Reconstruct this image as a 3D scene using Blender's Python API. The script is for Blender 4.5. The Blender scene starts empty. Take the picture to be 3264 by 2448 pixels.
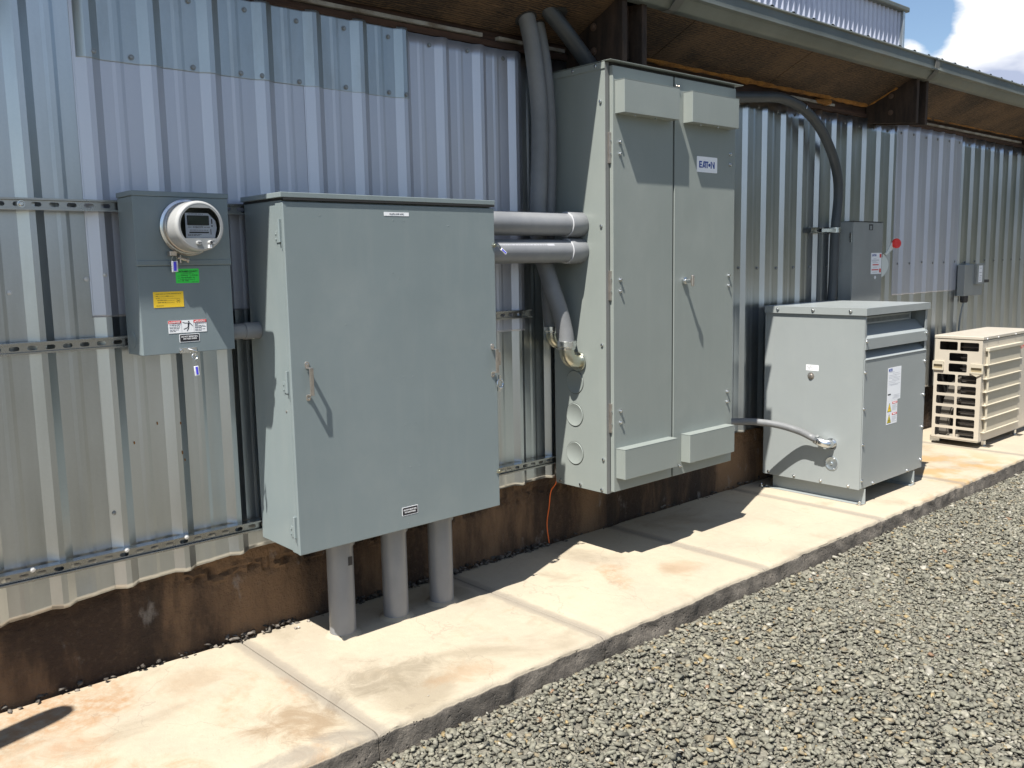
import bpy, bmesh, math, random
import numpy as np
from mathutils import Vector, Matrix, noise as mnoise

S = bpy.context.scene
COL = S.collection
random.seed(7)
rng = np.random.default_rng(11)

# ------------------------------------------------------------------ camera
cam_d = bpy.data.cameras.new("camera")
cam = bpy.data.objects.new("camera", cam_d)
COL.objects.link(cam)
yaw, pitch, roll = math.radians(41.818), math.radians(-7.646), math.radians(-1.068)
fw = Vector((math.sin(yaw) * math.cos(pitch), math.cos(yaw) * math.cos(pitch), math.sin(pitch)))
rt = Vector((math.cos(yaw), -math.sin(yaw), 0))
up = rt.cross(fw)
rt2 = rt * math.cos(roll) + up * math.sin(roll)
up2 = up * math.cos(roll) - rt * math.sin(roll)
M3 = Matrix((rt2, up2, -fw)).transposed()
cam.matrix_world = Matrix.Translation((-0.905, -3.501, 1.571)) @ M3.to_4x4()
cam_d.sensor_width = 36.0
cam_d.lens = 36.0 * 2879.6 / 3264.0
cam_d.clip_start = 0.05
cam_d.clip_end = 2000
S.camera = cam

# ------------------------------------------------------------------ light
LD = Vector((0.508, 0.190, -1.0)).normalized()      # the way sunlight travels
sun_d = bpy.data.lights.new("sun", 'SUN')
sun_d.energy = 5.0
sun_d.angle = math.radians(0.53)
sun_d.color = (1.0, 0.955, 0.88)
sun = bpy.data.objects.new("sun", sun_d)
sun.rotation_euler = LD.to_track_quat('-Z', 'Y').to_euler()
sun.location = (-4, -2, 8)
COL.objects.link(sun)

W = bpy.data.worlds.new("World")
S.world = W
W.use_nodes = True
nt = W.node_tree
nt.nodes.clear()
def N(tree, typ, **kw):
    n = tree.nodes.new(typ)
    for k, v in kw.items():
        if k in ('inputs',):
            for a, b in v.items():
                n.inputs[a].default_value = b
        else:
            setattr(n, k, v)
    return n
wo = N(nt, 'ShaderNodeOutputWorld')
bg = N(nt, 'ShaderNodeBackground'); bg.inputs[1].default_value = 0.068
sky = N(nt, 'ShaderNodeTexSky', sky_type='NISHITA')
sky.sun_disc = False
sky.sun_elevation = math.asin(-LD.z)
sky.sun_rotation = math.atan2(-LD.x, -LD.y)
sky.air_density = 1.0; sky.dust_density = 0.2; sky.ozone_density = 2.0
tc = N(nt, 'ShaderNodeTexCoord')
def dirpx(u, v):
    F = 2879.6
    return (fw + rt2 * ((u - 1632) / F) - up2 * ((v - 1224) / F)).normalized()
def math_n(tree, op, a, b=None, c=None, clamp=False):
    n = tree.nodes.new('ShaderNodeMath'); n.operation = op; n.use_clamp = clamp
    for i, x in enumerate((a, b, c)):
        if x is None: continue
        if isinstance(x, (int, float)): n.inputs[i].default_value = x
        else: tree.links.new(x, n.inputs[i])
    return n.outputs[0]
mp = N(nt, 'ShaderNodeMapping'); mp.inputs['Scale'].default_value = (1, 1, 2.2)
nt.links.new(tc.outputs['Generated'], mp.inputs[0])
n1 = N(nt, 'ShaderNodeTexNoise', inputs={'Scale': 3.2, 'Detail': 9.0, 'Roughness': 0.56})
nt.links.new(mp.outputs[0], n1.inputs['Vector'])
n2 = N(nt, 'ShaderNodeTexNoise', inputs={'Scale': 14.0, 'Detail': 8.0, 'Roughness': 0.6})
nt.links.new(mp.outputs[0], n2.inputs['Vector'])
def blob(u, v, rad, amp):
    d = dirpx(u, v)
    vm = nt.nodes.new('ShaderNodeVectorMath'); vm.operation = 'DISTANCE'
    vm.inputs[1].default_value = d
    nt.links.new(tc.outputs['Generated'], vm.inputs[0])
    t = math_n(nt, 'DIVIDE', vm.outputs['Value'], rad)
    t = math_n(nt, 'MULTIPLY', t, t)
    t = math_n(nt, 'MULTIPLY', t, -1.0)
    t = math_n(nt, 'EXPONENT', t)
    return math_n(nt, 'MULTIPLY', t, amp)
cf = math_n(nt, 'SUBTRACT', n1.outputs[0], 0.53)
cf = math_n(nt, 'ADD', cf, math_n(nt, 'MULTIPLY', math_n(nt, 'SUBTRACT', n2.outputs[0], 0.5), 0.45))
for b in ((3265, 20, 0.075, 0.34), (3215, 190, 0.055, 0.24), (3090, 190, 0.03, 0.14), (2950, 30, 0.032, -0.28), (3000, 105, 0.02, -0.14), (2900, 150, 0.014, 0.20), (3290, 330, 0.06, 0.0)):
    cf = math_n(nt, 'ADD', cf, blob(*b))
cf = math_n(nt, 'MULTIPLY_ADD', cf, 7.0, 0.1, clamp=True)
shade = N(nt, 'ShaderNodeTexNoise', inputs={'Scale': 6.0, 'Detail': 5.0, 'Roughness': 0.5})
mp2 = N(nt, 'ShaderNodeMapping'); mp2.inputs['Location'].default_value = (1.3, 2.1, 0.35); mp2.inputs['Scale'].default_value = (1, 1, 3.0)
nt.links.new(tc.outputs['Generated'], mp2.inputs[0]); nt.links.new(mp2.outputs[0], shade.inputs['Vector'])
cr = N(nt, 'ShaderNodeValToRGB')
cr.color_ramp.elements[0].position = 0.36; cr.color_ramp.elements[0].color = (3.7, 4.2, 5.6, 1)
cr.color_ramp.elements[1].position = 0.50; cr.color_ramp.elements[1].color = (8.6, 8.7, 8.9, 1)
nt.links.new(math_n(nt, 'SUBTRACT', math_n(nt, 'ADD', shade.outputs[0], blob(3200, 40, 0.055, 0.16)), blob(3250, 330, 0.06, 0.34)), cr.inputs[0])
mx = N(nt, 'ShaderNodeMix', data_type='RGBA')
nt.links.new(cf, mx.inputs[0]); nt.links.new(sky.outputs[0], mx.inputs[6]); nt.links.new(cr.outputs[0], mx.inputs[7])
nt.links.new(mx.outputs[2], bg.inputs[0]); nt.links.new(bg.outputs[0], wo.inputs[0])

S.view_settings.view_transform = 'Standard'
S.view_settings.look = 'None'
S.view_settings.gamma = 1
S.view_settings.use_curve_mapping = False
S.view_settings.exposure = 1.0

# ------------------------------------------------------------------ materials
def srgb(r, g, b):
    f = lambda c: (c / 255 / 12.92) if c / 255 <= 0.04045 else ((c / 255 + 0.055) / 1.055) ** 2.4
    return (f(r), f(g), f(b))
def mat(name, col, rough=0.5, metal=0.0, col2=None, vscale=3.0, vmap=(1, 1, 1), vamt=1.0, bump=0.0, bscale=60.0, rvar=0.0, spec=None, coat=0.0, lo=0.35, hi=0.65, bmap=(1, 1, 1), dist=0.01):
    m = bpy.data.materials.new(name); m.use_nodes = True
    t = m.node_tree
    p = t.nodes['Principled BSDF']
    p.inputs['Base Color'].default_value = (*col, 1)
    p.inputs['Roughness'].default_value = rough
    p.inputs['Metallic'].default_value = metal
    if spec is not None: p.inputs['Specular IOR Level'].default_value = spec
    if coat: p.inputs['Coat Weight'].default_value = coat
    c = t.nodes.new('ShaderNodeNewGeometry')
    if col2 is not None:
        mp_ = t.nodes.new('ShaderNodeMapping'); mp_.inputs['Scale'].default_value = vmap
        t.links.new(c.outputs['Position'], mp_.inputs[0])
        nz = N(t, 'ShaderNodeTexNoise', inputs={'Scale': vscale, 'Detail': 6.0, 'Roughness': 0.6})
        t.links.new(mp_.outputs[0], nz.inputs['Vector'])
        r = N(t, 'ShaderNodeValToRGB')
        r.color_ramp.elements[0].position = lo; r.color_ramp.elements[0].color = (*col, 1)
        r.color_ramp.elements[1].position = hi; r.color_ramp.elements[1].color = (*col2, 1)
        t.links.new(nz.outputs[0], r.inputs[0]); t.links.new(r.outputs[0], p.inputs['Base Color'])
        if rvar:
            rr = math_n(t, 'MULTIPLY_ADD', math_n(t, 'SUBTRACT', nz.outputs[0], 0.5), rvar, rough)
            t.links.new(rr, p.inputs['Roughness'])
    if bump:
        mb = t.nodes.new('ShaderNodeMapping'); mb.inputs['Scale'].default_value = bmap
        t.links.new(c.outputs['Position'], mb.inputs[0])
        nb = N(t, 'ShaderNodeTexNoise', inputs={'Scale': bscale, 'Detail': 4.0})
        t.links.new(mb.outputs[0], nb.inputs['Vector'])
        b = t.nodes.new('ShaderNodeBump'); b.inputs['Strength'].default_value = bump; b.inputs['Distance'].default_value = dist
        t.links.new(nb.outputs[0], b.inputs['Height']); t.links.new(b.outputs[0], p.inputs['Normal'])
    return m

def galv(name, c1, c2, rough, metal, streak=0.5, dirt=0.0):
    """zinc coated sheet: spangle cells, long vertical streaks, cloudy oxide"""
    m = bpy.data.materials.new(name); m.use_nodes = True
    t = m.node_tree; p = t.nodes['Principled BSDF']
    p.inputs['Metallic'].default_value = metal
    g = t.nodes.new('ShaderNodeNewGeometry')
    def nz(scale, mp_, det=5.0, ro=0.55):
        a = t.nodes.new('ShaderNodeMapping'); a.inputs['Scale'].default_value = mp_
        t.links.new(g.outputs['Position'], a.inputs[0])
        b = N(t, 'ShaderNodeTexNoise', inputs={'Scale': scale, 'Detail': det, 'Roughness': ro})
        t.links.new(a.outputs[0], b.inputs['Vector']); return b.outputs[0]
    vo = N(t, 'ShaderNodeTexVoronoi', inputs={'Scale': 140.0})
    t.links.new(g.outputs['Position'], vo.inputs['Vector'])
    sep = t.nodes.new('ShaderNodeSeparateColor'); t.links.new(vo.outputs['Color'], sep.inputs[0])
    st = nz(16.0, (1, 1, 0.07), 3.0); cl = nz(2.1, (1, 1, 0.6), 2.5)
    f = math_n(t, 'MULTIPLY', sep.outputs[0], 0.05)
    f = math_n(t, 'MULTIPLY_ADD', st, streak, f)
    f = math_n(t, 'MULTIPLY_ADD', cl, 0.9, f)
    f = math_n(t, 'SUBTRACT', f, 0.08 + streak * 0.5 + 0.1, clamp=False)
    f = math_n(t, 'MULTIPLY', f, 1.1, clamp=True)
    mx_ = N(t, 'ShaderNodeMix', data_type='RGBA')
    mx_.inputs[6].default_value = (*c1, 1); mx_.inputs[7].default_value = (*c2, 1)
    t.links.new(f, mx_.inputs[0])
    out = mx_.outputs[2]
    if dirt:
        dn = nz(3.0, (1.6, 1, 0.5), 8.0, 0.65)
        df = math_n(t, 'MULTIPLY', math_n(t, 'SUBTRACT', dn, 0.52), 5.0 * dirt, clamp=True)
        m2 = N(t, 'ShaderNodeMix', data_type='RGBA'); m2.inputs[7].default_value = (0.19, 0.17, 0.13, 1)
        t.links.new(df, m2.inputs[0]); t.links.new(out, m2.inputs[6]); out = m2.outputs[2]
    t.links.new(out, p.inputs['Base Color'])
    rr = math_n(t, 'MULTIPLY_ADD', math_n(t, 'SUBTRACT', f, 0.5), 0.14, rough)
    t.links.new(rr, p.inputs['Roughness'])
    b = t.nodes.new('ShaderNodeBump'); b.inputs['Strength'].default_value = 0.2; b.inputs['Distance'].default_value = 0.002
    t.links.new(nz(9.0, (1, 1, 0.35), 2.0), b.inputs['Height']); t.links.new(b.outputs[0], p.inputs['Normal'])
    return m

M = {}
M['galv'] = galv('galvanised_sheet', (0.50, 0.53, 0.55), (0.70, 0.73, 0.75), 0.34, 1.0, 0.5, 0.08)
M['galv_old'] = galv('galvanised_sheet_old', (0.40, 0.425, 0.44), (0.68, 0.71, 0.73), 0.34, 1.0, 0.55, 0.15)
M['galv_dirty'] = galv('galvanised_sheet_dirty', (0.36, 0.41, 0.44), (0.60, 0.66, 0.71), 0.44, 0.85, 0.4, 0.3)
M['lav'] = galv('bluish_coated_sheet', (0.50, 0.52, 0.585), (0.62, 0.64, 0.71), 0.44, 0.65, 0.4, 0.0)
M['strut'] = galv('zinc_strut', (0.34, 0.34, 0.33), (0.55, 0.55, 0.54), 0.30, 1.0, 0.2)
M['gutter'] = galv('gutter_zinc', (0.11, 0.12, 0.105), (0.24, 0.26, 0.24), 0.55, 0.6, 0.2, 0.5)
M['paintA'] = mat('grey_enamel_a', (0.188, 0.226, 0.232), 0.34, col2=(0.204, 0.242, 0.248), vscale=1.6, bump=0.06, bscale=420, rvar=0.1, dist=0.002)
M['paintB'] = mat('grey_enamel_b', (0.218, 0.243, 0.228), 0.34, col2=(0.236, 0.261, 0.246), vscale=1.3, bump=0.06, bscale=420, rvar=0.1, dist=0.002)
M['paintM'] = mat('grey_enamel_meter', (0.165, 0.205, 0.22), 0.34, col2=(0.185, 0.225, 0.24), vscale=2.5, bump=0.05, bscale=400, rvar=0.12, dist=0.002)
M['paintT'] = mat('grey_enamel_transformer', (0.255, 0.278, 0.278), 0.36, col2=(0.275, 0.298, 0.298), vscale=1.8, bump=0.05, bscale=400, rvar=0.1, dist=0.002)
M['paintE'] = mat('grey_enamel_switch', (0.22, 0.235, 0.235), 0.38, col2=(0.25, 0.265, 0.265), vscale=4, rvar=0.1)
M['beige'] = mat('ivory_enamel', (0.46, 0.415, 0.345), 0.42, col2=(0.49, 0.445, 0.37), vscale=3, bump=0.03, bscale=300)
M['beige_grille'] = mat('ivory_plastic', (0.48, 0.435, 0.345), 0.5, col2=(0.45, 0.41, 0.32), vscale=6)
M['dark'] = mat('dark_interior_gap_shade', (0.018, 0.018, 0.018), 0.7)
M['black'] = mat('black_print', (0.02, 0.02, 0.025), 0.45)
M['fin'] = mat('coil_fins', (0.045, 0.042, 0.04), 0.5, metal=0.3, col2=(0.09, 0.085, 0.08), vscale=30, vmap=(1, 1, 6))
M['copper'] = mat('copper_bend', (0.35, 0.16, 0.08), 0.35, metal=1.0)
M['pvc'] = mat('grey_pvc', (0.18, 0.187, 0.20), 0.38, col2=(0.225, 0.232, 0.243), vscale=5, vmap=(1, 1, 0.6), rvar=0.15, bump=0.03, bscale=90)
M['hose'] = mat('grey_hose', (0.13, 0.135, 0.14), 0.5, col2=(0.175, 0.18, 0.185), vscale=6, rvar=0.1)
M['hose_dark'] = mat('dark_grey_hose', (0.036, 0.041, 0.045), 0.45, col2=(0.05, 0.055, 0.06), vscale=5)
M['zinc'] = mat('bright_zinc', (0.72, 0.73, 0.74), 0.26, metal=1.0, col2=(0.58, 0.6, 0.6), vscale=25)
M['brass'] = mat('yellow_zinc', (0.52, 0.50, 0.39), 0.30, metal=1.0, col2=(0.55, 0.56, 0.50), vscale=20)
M['steel'] = mat('weathered_steel', (0.42, 0.385, 0.35), 0.38, metal=0.9, col2=(0.55, 0.50, 0.45), vscale=40)
M['white'] = mat('white_paper', (0.80, 0.81, 0.83), 0.5)
M['pencil'] = mat('faint_print', (0.42, 0.43, 0.46), 0.5)
M['blue'] = mat('blue_ink', (0.012, 0.05, 0.27), 0.4)
M['red'] = mat('red_print', (0.62, 0.03, 0.03), 0.4)
M['redknob'] = mat('red_plastic', (0.75, 0.03, 0.02), 0.3)
M['green'] = mat('green_sticker', (0.04, 0.72, 0.08), 0.5)
M['yellow'] = mat('yellow_sticker', (0.86, 0.57, 0.03), 0.5)
M['hazard'] = mat('hazard_yellow', (0.82, 0.66, 0.03), 0.5)
M['meter_shell'] = mat('meter_plastic', (0.40, 0.405, 0.40), 0.25, col2=(0.35, 0.355, 0.355), vscale=9, coat=0.4)
M['bezel'] = mat('meter_bezel', (0.27, 0.28, 0.285), 0.25, coat=0.4)
M['lcd'] = mat('lcd_glass', (0.045, 0.055, 0.045), 0.2)
M['sealblue'] = mat('blue_seal', (0.07, 0.06, 0.72), 0.3)
M['orange'] = mat('orange_wire', (0.75, 0.14, 0.02), 0.5)
def plywood():
    m = bpy.data.materials.new('plywood'); m.use_nodes = True
    t = m.node_tree; p = t.nodes['Principled BSDF']; p.inputs['Roughness'].default_value = 0.85
    g = t.nodes.new('ShaderNodeNewGeometry')
    a = t.nodes.new('ShaderNodeMapping'); a.inputs['Scale'].default_value = (0.8, 3.2, 2.0); t.links.new(g.outputs['Position'], a.inputs[0])
    w = N(t, 'ShaderNodeTexWave', wave_type='BANDS', bands_direction='Y', inputs={'Scale': 9.0, 'Distortion': 9.0, 'Detail': 5.0, 'Detail Scale': 1.3, 'Detail Roughness': 0.65})
    t.links.new(a.outputs[0], w.inputs['Vector'])
    n_ = N(t, 'ShaderNodeTexNoise', inputs={'Scale': 2.2, 'Detail': 7.0, 'Roughness': 0.65}); t.links.new(g.outputs['Position'], n_.inputs['Vector'])
    k_ = N(t, 'ShaderNodeTexNoise', inputs={'Scale': 60.0, 'Detail': 4.0}); t.links.new(a.outputs[0], k_.inputs['Vector'])
    f = math_n(t, 'MULTIPLY_ADD', w.outputs['Fac'], 0.26, math_n(t, 'MULTIPLY', n_.outputs[0], 0.85))
    f = math_n(t, 'MULTIPLY_ADD', k_.outputs[0], 0.35, f)
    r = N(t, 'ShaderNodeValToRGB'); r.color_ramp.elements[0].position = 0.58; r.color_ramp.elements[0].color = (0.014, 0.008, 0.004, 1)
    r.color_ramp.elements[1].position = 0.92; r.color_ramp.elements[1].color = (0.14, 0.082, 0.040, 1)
    t.links.new(f, r.inputs[0]); t.links.new(r.outputs[0], p.inputs['Base Color'])
    b = t.nodes.new('ShaderNodeBump'); b.inputs['Strength'].default_value = 0.5; b.inputs['Distance'].default_value = 0.006
    t.links.new(w.outputs['Fac'], b.inputs['Height']); t.links.new(b.outputs[0], p.inputs['Normal'])
    return m
M['wood'] = plywood()
M['wood_edge'] = mat('rotten_wood', (0.05, 0.033, 0.02), 0.9, col2=(0.19, 0.14, 0.085), vscale=14, bump=0.9, bscale=30)
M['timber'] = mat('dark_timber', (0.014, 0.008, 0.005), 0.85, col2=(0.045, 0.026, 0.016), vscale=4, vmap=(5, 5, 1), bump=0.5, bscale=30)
M['header'] = mat('dark_board', (0.025, 0.012, 0.008), 0.85, col2=(0.07, 0.035, 0.022), vscale=6, vmap=(0.6, 4, 6), bump=0.5, bscale=30)
M['strip'] = mat('weathered_strip', (0.34, 0.33, 0.30), 0.8, col2=(0.16, 0.13, 0.10), vscale=9, vmap=(1, 2, 2), bump=0.4)
M['foam'] = mat('yellow_foam', (0.30, 0.13, 0.02), 0.9, col2=(0.16, 0.065, 0.012), vscale=12, bump=0.8, bscale=50)
M['clear'] = mat('clear_plastic', (0.75, 0.77, 0.82), 0.15, col2=(0.5, 0.52, 0.6), vscale=60)
M['frame_grey'] = mat('cut_line', (0.06, 0.065, 0.06), 0.6)
M['rust_bolt'] = mat('rust_bolt', (0.10, 0.06, 0.04), 0.8)
M['rubber'] = mat('rubber_washer', (0.06, 0.07, 0.07), 0.6)
M['screw'] = mat('roofing_screw', (0.30, 0.31, 0.31), 0.4, metal=0.8)
M['screw_white'] = mat('new_screw', (0.62, 0.62, 0.61), 0.35, metal=0.4)

def weather(m, amt, dustc=(0.42, 0.42, 0.38)):
    t = m.node_tree; p = t.nodes['Principled BSDF']
    src = p.inputs['Base Color'].links[0].from_socket
    g = t.nodes.new('ShaderNodeNewGeometry')
    def nz(s_, mp_, det=6.0):
        a = t.nodes.new('ShaderNodeMapping'); a.inputs['Scale'].default_value = mp_; t.links.new(g.outputs['Position'], a.inputs[0])
        b = N(t, 'ShaderNodeTexNoise', inputs={'Scale': s_, 'Detail': det, 'Roughness': 0.65}); t.links.new(a.outputs[0], b.inputs['Vector']); return b.outputs[0]
    f = math_n(t, 'MULTIPLY', math_n(t, 'SUBTRACT', nz(16, (1, 1, 0.10)), 0.50), 2.6, clamp=True)
    f2 = math_n(t, 'MULTIPLY', math_n(t, 'SUBTRACT', nz(3.2, (1, 1, 0.8), 9), 0.50), 3.0, clamp=True)
    h = math_n(t, 'MULTIPLY', math_n(t, 'MAXIMUM', math_n(t, 'MULTIPLY', f, 0.7), f2), amt)
    mx_ = N(t, 'ShaderNodeMix', data_type='RGBA'); mx_.inputs[7].default_value = (*dustc, 1)
    t.links.new(h, mx_.inputs[0]); t.links.new(src, mx_.inputs[6]); t.links.new(mx_.outputs[2], p.inputs['Base Color'])
    rr = math_n(t, 'MULTIPLY_ADD', h, 1.4, 0.31); t.links.new(rr, p.inputs['Roughness'])
    b2 = t.nodes.new('ShaderNodeBump'); b2.inputs['Strength'].default_value = 0.5; b2.inputs['Distance'].default_value = 0.006
    t.links.new(nz(2.6, (1, 1, 1), 1.0), b2.inputs['Height'])
    if p.inputs['Normal'].links: t.links.new(p.inputs['Normal'].links[0].from_socket, b2.inputs['Normal'])
    t.links.new(b2.outputs[0], p.inputs['Normal'])
for k_, a_ in (('paintA', 0.16), ('paintB', 0.15), ('paintM', 0.15), ('paintT', 0.13), ('pvc', 0.16), ('beige', 0.08), ('paintE', 0.12)): weather(M[k_], a_)

# glass pane of the meter
mg = bpy.data.materials.new('clear_cover'); mg.use_nodes = True
t = mg.node_tree; t.nodes.clear()
o_ = N(t, 'ShaderNodeOutputMaterial'); tr = N(t, 'ShaderNodeBsdfTransparent'); gl = N(t, 'ShaderNodeBsdfGlossy'); gl.inputs['Roughness'].default_value = 0.05
fr = N(t, 'ShaderNodeFresnel'); fr.inputs[0].default_value = 1.5; ms = N(t, 'ShaderNodeMixShader')
t.links.new(fr.outputs[0], ms.inputs[0]); t.links.new(tr.outputs[0], ms.inputs[1]); t.links.new(gl.outputs[0], ms.inputs[2]); t.links.new(ms.outputs[0], o_.inputs[0])
M['glass'] = mg

def concrete():
    m = bpy.data.materials.new('concrete_slab'); m.use_nodes = True
    t = m.node_tree; p = t.nodes['Principled BSDF']; p.inputs['Roughness'].default_value = 0.88
    g = t.nodes.new('ShaderNodeNewGeometry')
    sp = t.nodes.new('ShaderNodeSeparateXYZ'); t.links.new(g.outputs['Position'], sp.inputs[0])
    def nz(s, det=6.0, ro=0.6, mpv=(1, 1, 1), off=(0, 0, 0), dis=0.0):
        a = t.nodes.new('ShaderNodeMapping'); a.inputs['Scale'].default_value = mpv; a.inputs['Location'].default_value = off
        t.links.new(g.outputs['Position'], a.inputs[0])
        b = N(t, 'ShaderNodeTexNoise', inputs={'Scale': s, 'Detail': det, 'Roughness': ro, 'Distortion': dis})
        t.links.new(a.outputs[0], b.inputs['Vector']); return b.outputs[0]
    def mixc(f, a, b):
        n = N(t, 'ShaderNodeMix', data_type='RGBA')
        t.links.new(f, n.inputs[0])
        if isinstance(a, tuple): n.inputs[6].default_value = (*a, 1)
        else: t.links.new(a, n.inputs[6])
        if isinstance(b, tuple): n.inputs[7].default_value = (*b, 1)
        else: t.links.new(b, n.inputs[7])
        return n.outputs[2]
    def ramp(v, lo_, hi_):
        n = N(t, 'ShaderNodeMapRange', interpolation_type='SMOOTHSTEP'); n.inputs[1].default_value = lo_; n.inputs[2].default_value = hi_
        t.links.new(v, n.inputs[0]); return n.outputs[0]
    c = mixc(ramp(nz(1.7), 0.35, 0.68), (0.385, 0.335, 0.250), (0.335, 0.290, 0.222))
    c = mixc(math_n(t, 'MULTIPLY', ramp(nz(26, 5), 0.45, 0.75), 0.35), c, (0.40, 0.35, 0.27))
    # rusty stains, strongest at the near (left) end of the path
    near = ramp(sp.outputs[0], 1.0, -0.2)
    st = ramp(math_n(t, 'MULTIPLY_ADD', near, 0.16, nz(2.3, 8, 0.62, off=(3.1, 1.2, 0), dis=0.6)), 0.58, 0.82)
    st = math_n(t, 'MULTIPLY', st, ramp(nz(21, 6, 0.7), 0.30, 0.62))
    c = mixc(math_n(t, 'MULTIPLY', st, 0.85), c, (0.29, 0.165, 0.078))
    c = mixc(math_n(t, 'MULTIPLY', ramp(nz(70, 4, 0.7), 0.60, 0.72), 0.4), c, (0.20, 0.165, 0.12))
    br = ramp(nz(1.9, 8, 0.6, off=(7.7, 4.2, 0), dis=0.4), 0.52, 0.70)
    c = mixc(math_n(t, 'MULTIPLY', br, 0.55), c, (0.19, 0.155, 0.105))
    # the few larger stains the path really carries
    def spot(x_, y_, rx, ry):
        a1 = math_n(t, 'DIVIDE', math_n(t, 'SUBTRACT', sp.outputs[0], x_), rx); b1_ = math_n(t, 'DIVIDE', math_n(t, 'SUBTRACT', sp.outputs[1], y_), ry)
        d_ = math_n(t, 'ADD', math_n(t, 'MULTIPLY', a1, a1), math_n(t, 'MULTIPLY', b1_, b1_))
        return math_n(t, 'EXPONENT', math_n(t, 'MULTIPLY', d_, -1.0))
    grain_ = nz(6.0, 10, 0.72, off=(2.0, 5.0, 0), dis=0.8)
    for (x_, y_, rx, ry, colr_, am) in ((0.50, -0.78, 0.17, 0.17, (0.20, 0.135, 0.075), 0.75), (0.90, -0.70, 0.24, 0.17, (0.175, 0.145, 0.10), 0.7), (0.46, -0.985, 0.30, 0.07, (0.20, 0.18, 0.15), 0.7), (0.38, -0.20, 0.20, 0.12, (0.27, 0.20, 0.13), 0.5), (-0.32, -0.75, 0.30, 0.45, (0.30, 0.17, 0.09), 0.7), (1.15, -0.88, 0.18, 0.08, (0.28, 0.18, 0.10), 0.5), (2.75, -0.72, 0.16, 0.10, (0.30, 0.20, 0.12), 0.5)):
        sm_ = ramp(math_n(t, 'MULTIPLY_ADD', spot(x_, y_, rx * 1.25, ry * 1.25), 0.62, math_n(t, 'MULTIPLY', grain_, 1.5)), 0.98, 1.45)
        c = mixc(math_n(t, 'MULTIPLY', sm_, am), c, colr_)
    far = math_n(t, 'MULTIPLY', ramp(sp.outputs[0], 5.2, 5.6), ramp(sp.outputs[0], 6.9, 6.0))
    c = mixc(math_n(t, 'MULTIPLY', math_n(t, 'MULTIPLY', far, ramp(nz(3.5, 5), 0.4, 0.6)), 0.7), c, (0.33, 0.195, 0.06))
    # paler band trowelled beside the joints and fine cracks
    vo = N(t, 'ShaderNodeTexVoronoi', feature='DISTANCE_TO_EDGE', inputs={'Scale': 1.1})
    a = t.nodes.new('ShaderNodeVectorMath'); a.operation = 'ADD'
    nn = N(t, 'ShaderNodeTexNoise', inputs={'Scale': 3.0, 'Detail': 6.0}); t.links.new(g.outputs['Position'], nn.inputs['Vector'])
    sc = t.nodes.new('ShaderNodeVectorMath'); sc.operation = 'SCALE'; sc.inputs['Scale'].default_value = 0.45
    t.links.new(nn.outputs['Color'], sc.inputs[0]); t.links.new(g.outputs['Position'], a.inputs[0]); t.links.new(sc.outputs[0], a.inputs[1]); t.links.new(a.outputs[0], vo.inputs['Vector'])
    crack = math_n(t, 'MULTIPLY', ramp(vo.outputs['Distance'], 0.0035, 0.0), 0.28)
    c = mixc(crack, c, (0.16, 0.13, 0.10))
    at = t.nodes.new('ShaderNodeAttribute'); at.attribute_name = 'joint'
    c = mixc(math_n(t, 'MULTIPLY', ramp(math_n(t, 'MULTIPLY_ADD', nz(9.0, 8, 0.65), 0.9, at.outputs['Fac']), 0.72, 1.05), math_n(t, 'MULTIPLY', at.outputs['Fac'], 0.75)), c, (0.175, 0.155, 0.13))
    # small specks
    sv = N(t, 'ShaderNodeTexVoronoi', inputs={'Scale': 34.0}); t.links.new(g.outputs['Position'], sv.inputs['Vector'])
    c = mixc(math_n(t, 'MULTIPLY', ramp(sv.outputs['Distance'], 0.09, 0.02), 0.5), c, (0.25, 0.19, 0.13))
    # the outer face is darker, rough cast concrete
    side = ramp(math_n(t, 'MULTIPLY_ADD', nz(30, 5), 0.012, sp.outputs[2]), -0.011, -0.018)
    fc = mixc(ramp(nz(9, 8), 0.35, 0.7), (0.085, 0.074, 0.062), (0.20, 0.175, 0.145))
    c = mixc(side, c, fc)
    t.links.new(c, p.inputs['Base Color'])
    b1 = t.nodes.new('ShaderNodeBump'); b1.inputs['Strength'].default_value = 0.5; b1.inputs['Distance'].default_value = 0.006
    hsum = math_n(t, 'MULTIPLY_ADD', nz(150, 4), 0.25, nz(22, 5))
    pit = N(t, 'ShaderNodeTexVoronoi', inputs={'Scale': 55.0}); t.links.new(g.outputs['Position'], pit.inputs['Vector'])
    pf = math_n(t, 'MULTIPLY', math_n(t, 'MULTIPLY', ramp(pit.outputs['Distance'], 0.34, 0.12), ramp(nz(12, 4), 0.48, 0.6)), side)
    c = mixc(math_n(t, 'MULTIPLY', pf, 0.7), c, (0.035, 0.03, 0.025)); t.links.new(c, p.inputs['Base Color'])
    hs2 = math_n(t, 'MULTIPLY_ADD', math_n(t, 'MULTIPLY', nz(45, 6, 0.7), side), 3.0, hsum)
    hs2 = math_n(t, 'MULTIPLY_ADD', pf, -3.0, hs2)
    t.links.new(hs2, b1.inputs['Height']); t.links.new(b1.outputs[0], p.inputs['Normal'])
    return m
M['concrete'] = concrete()
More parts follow.
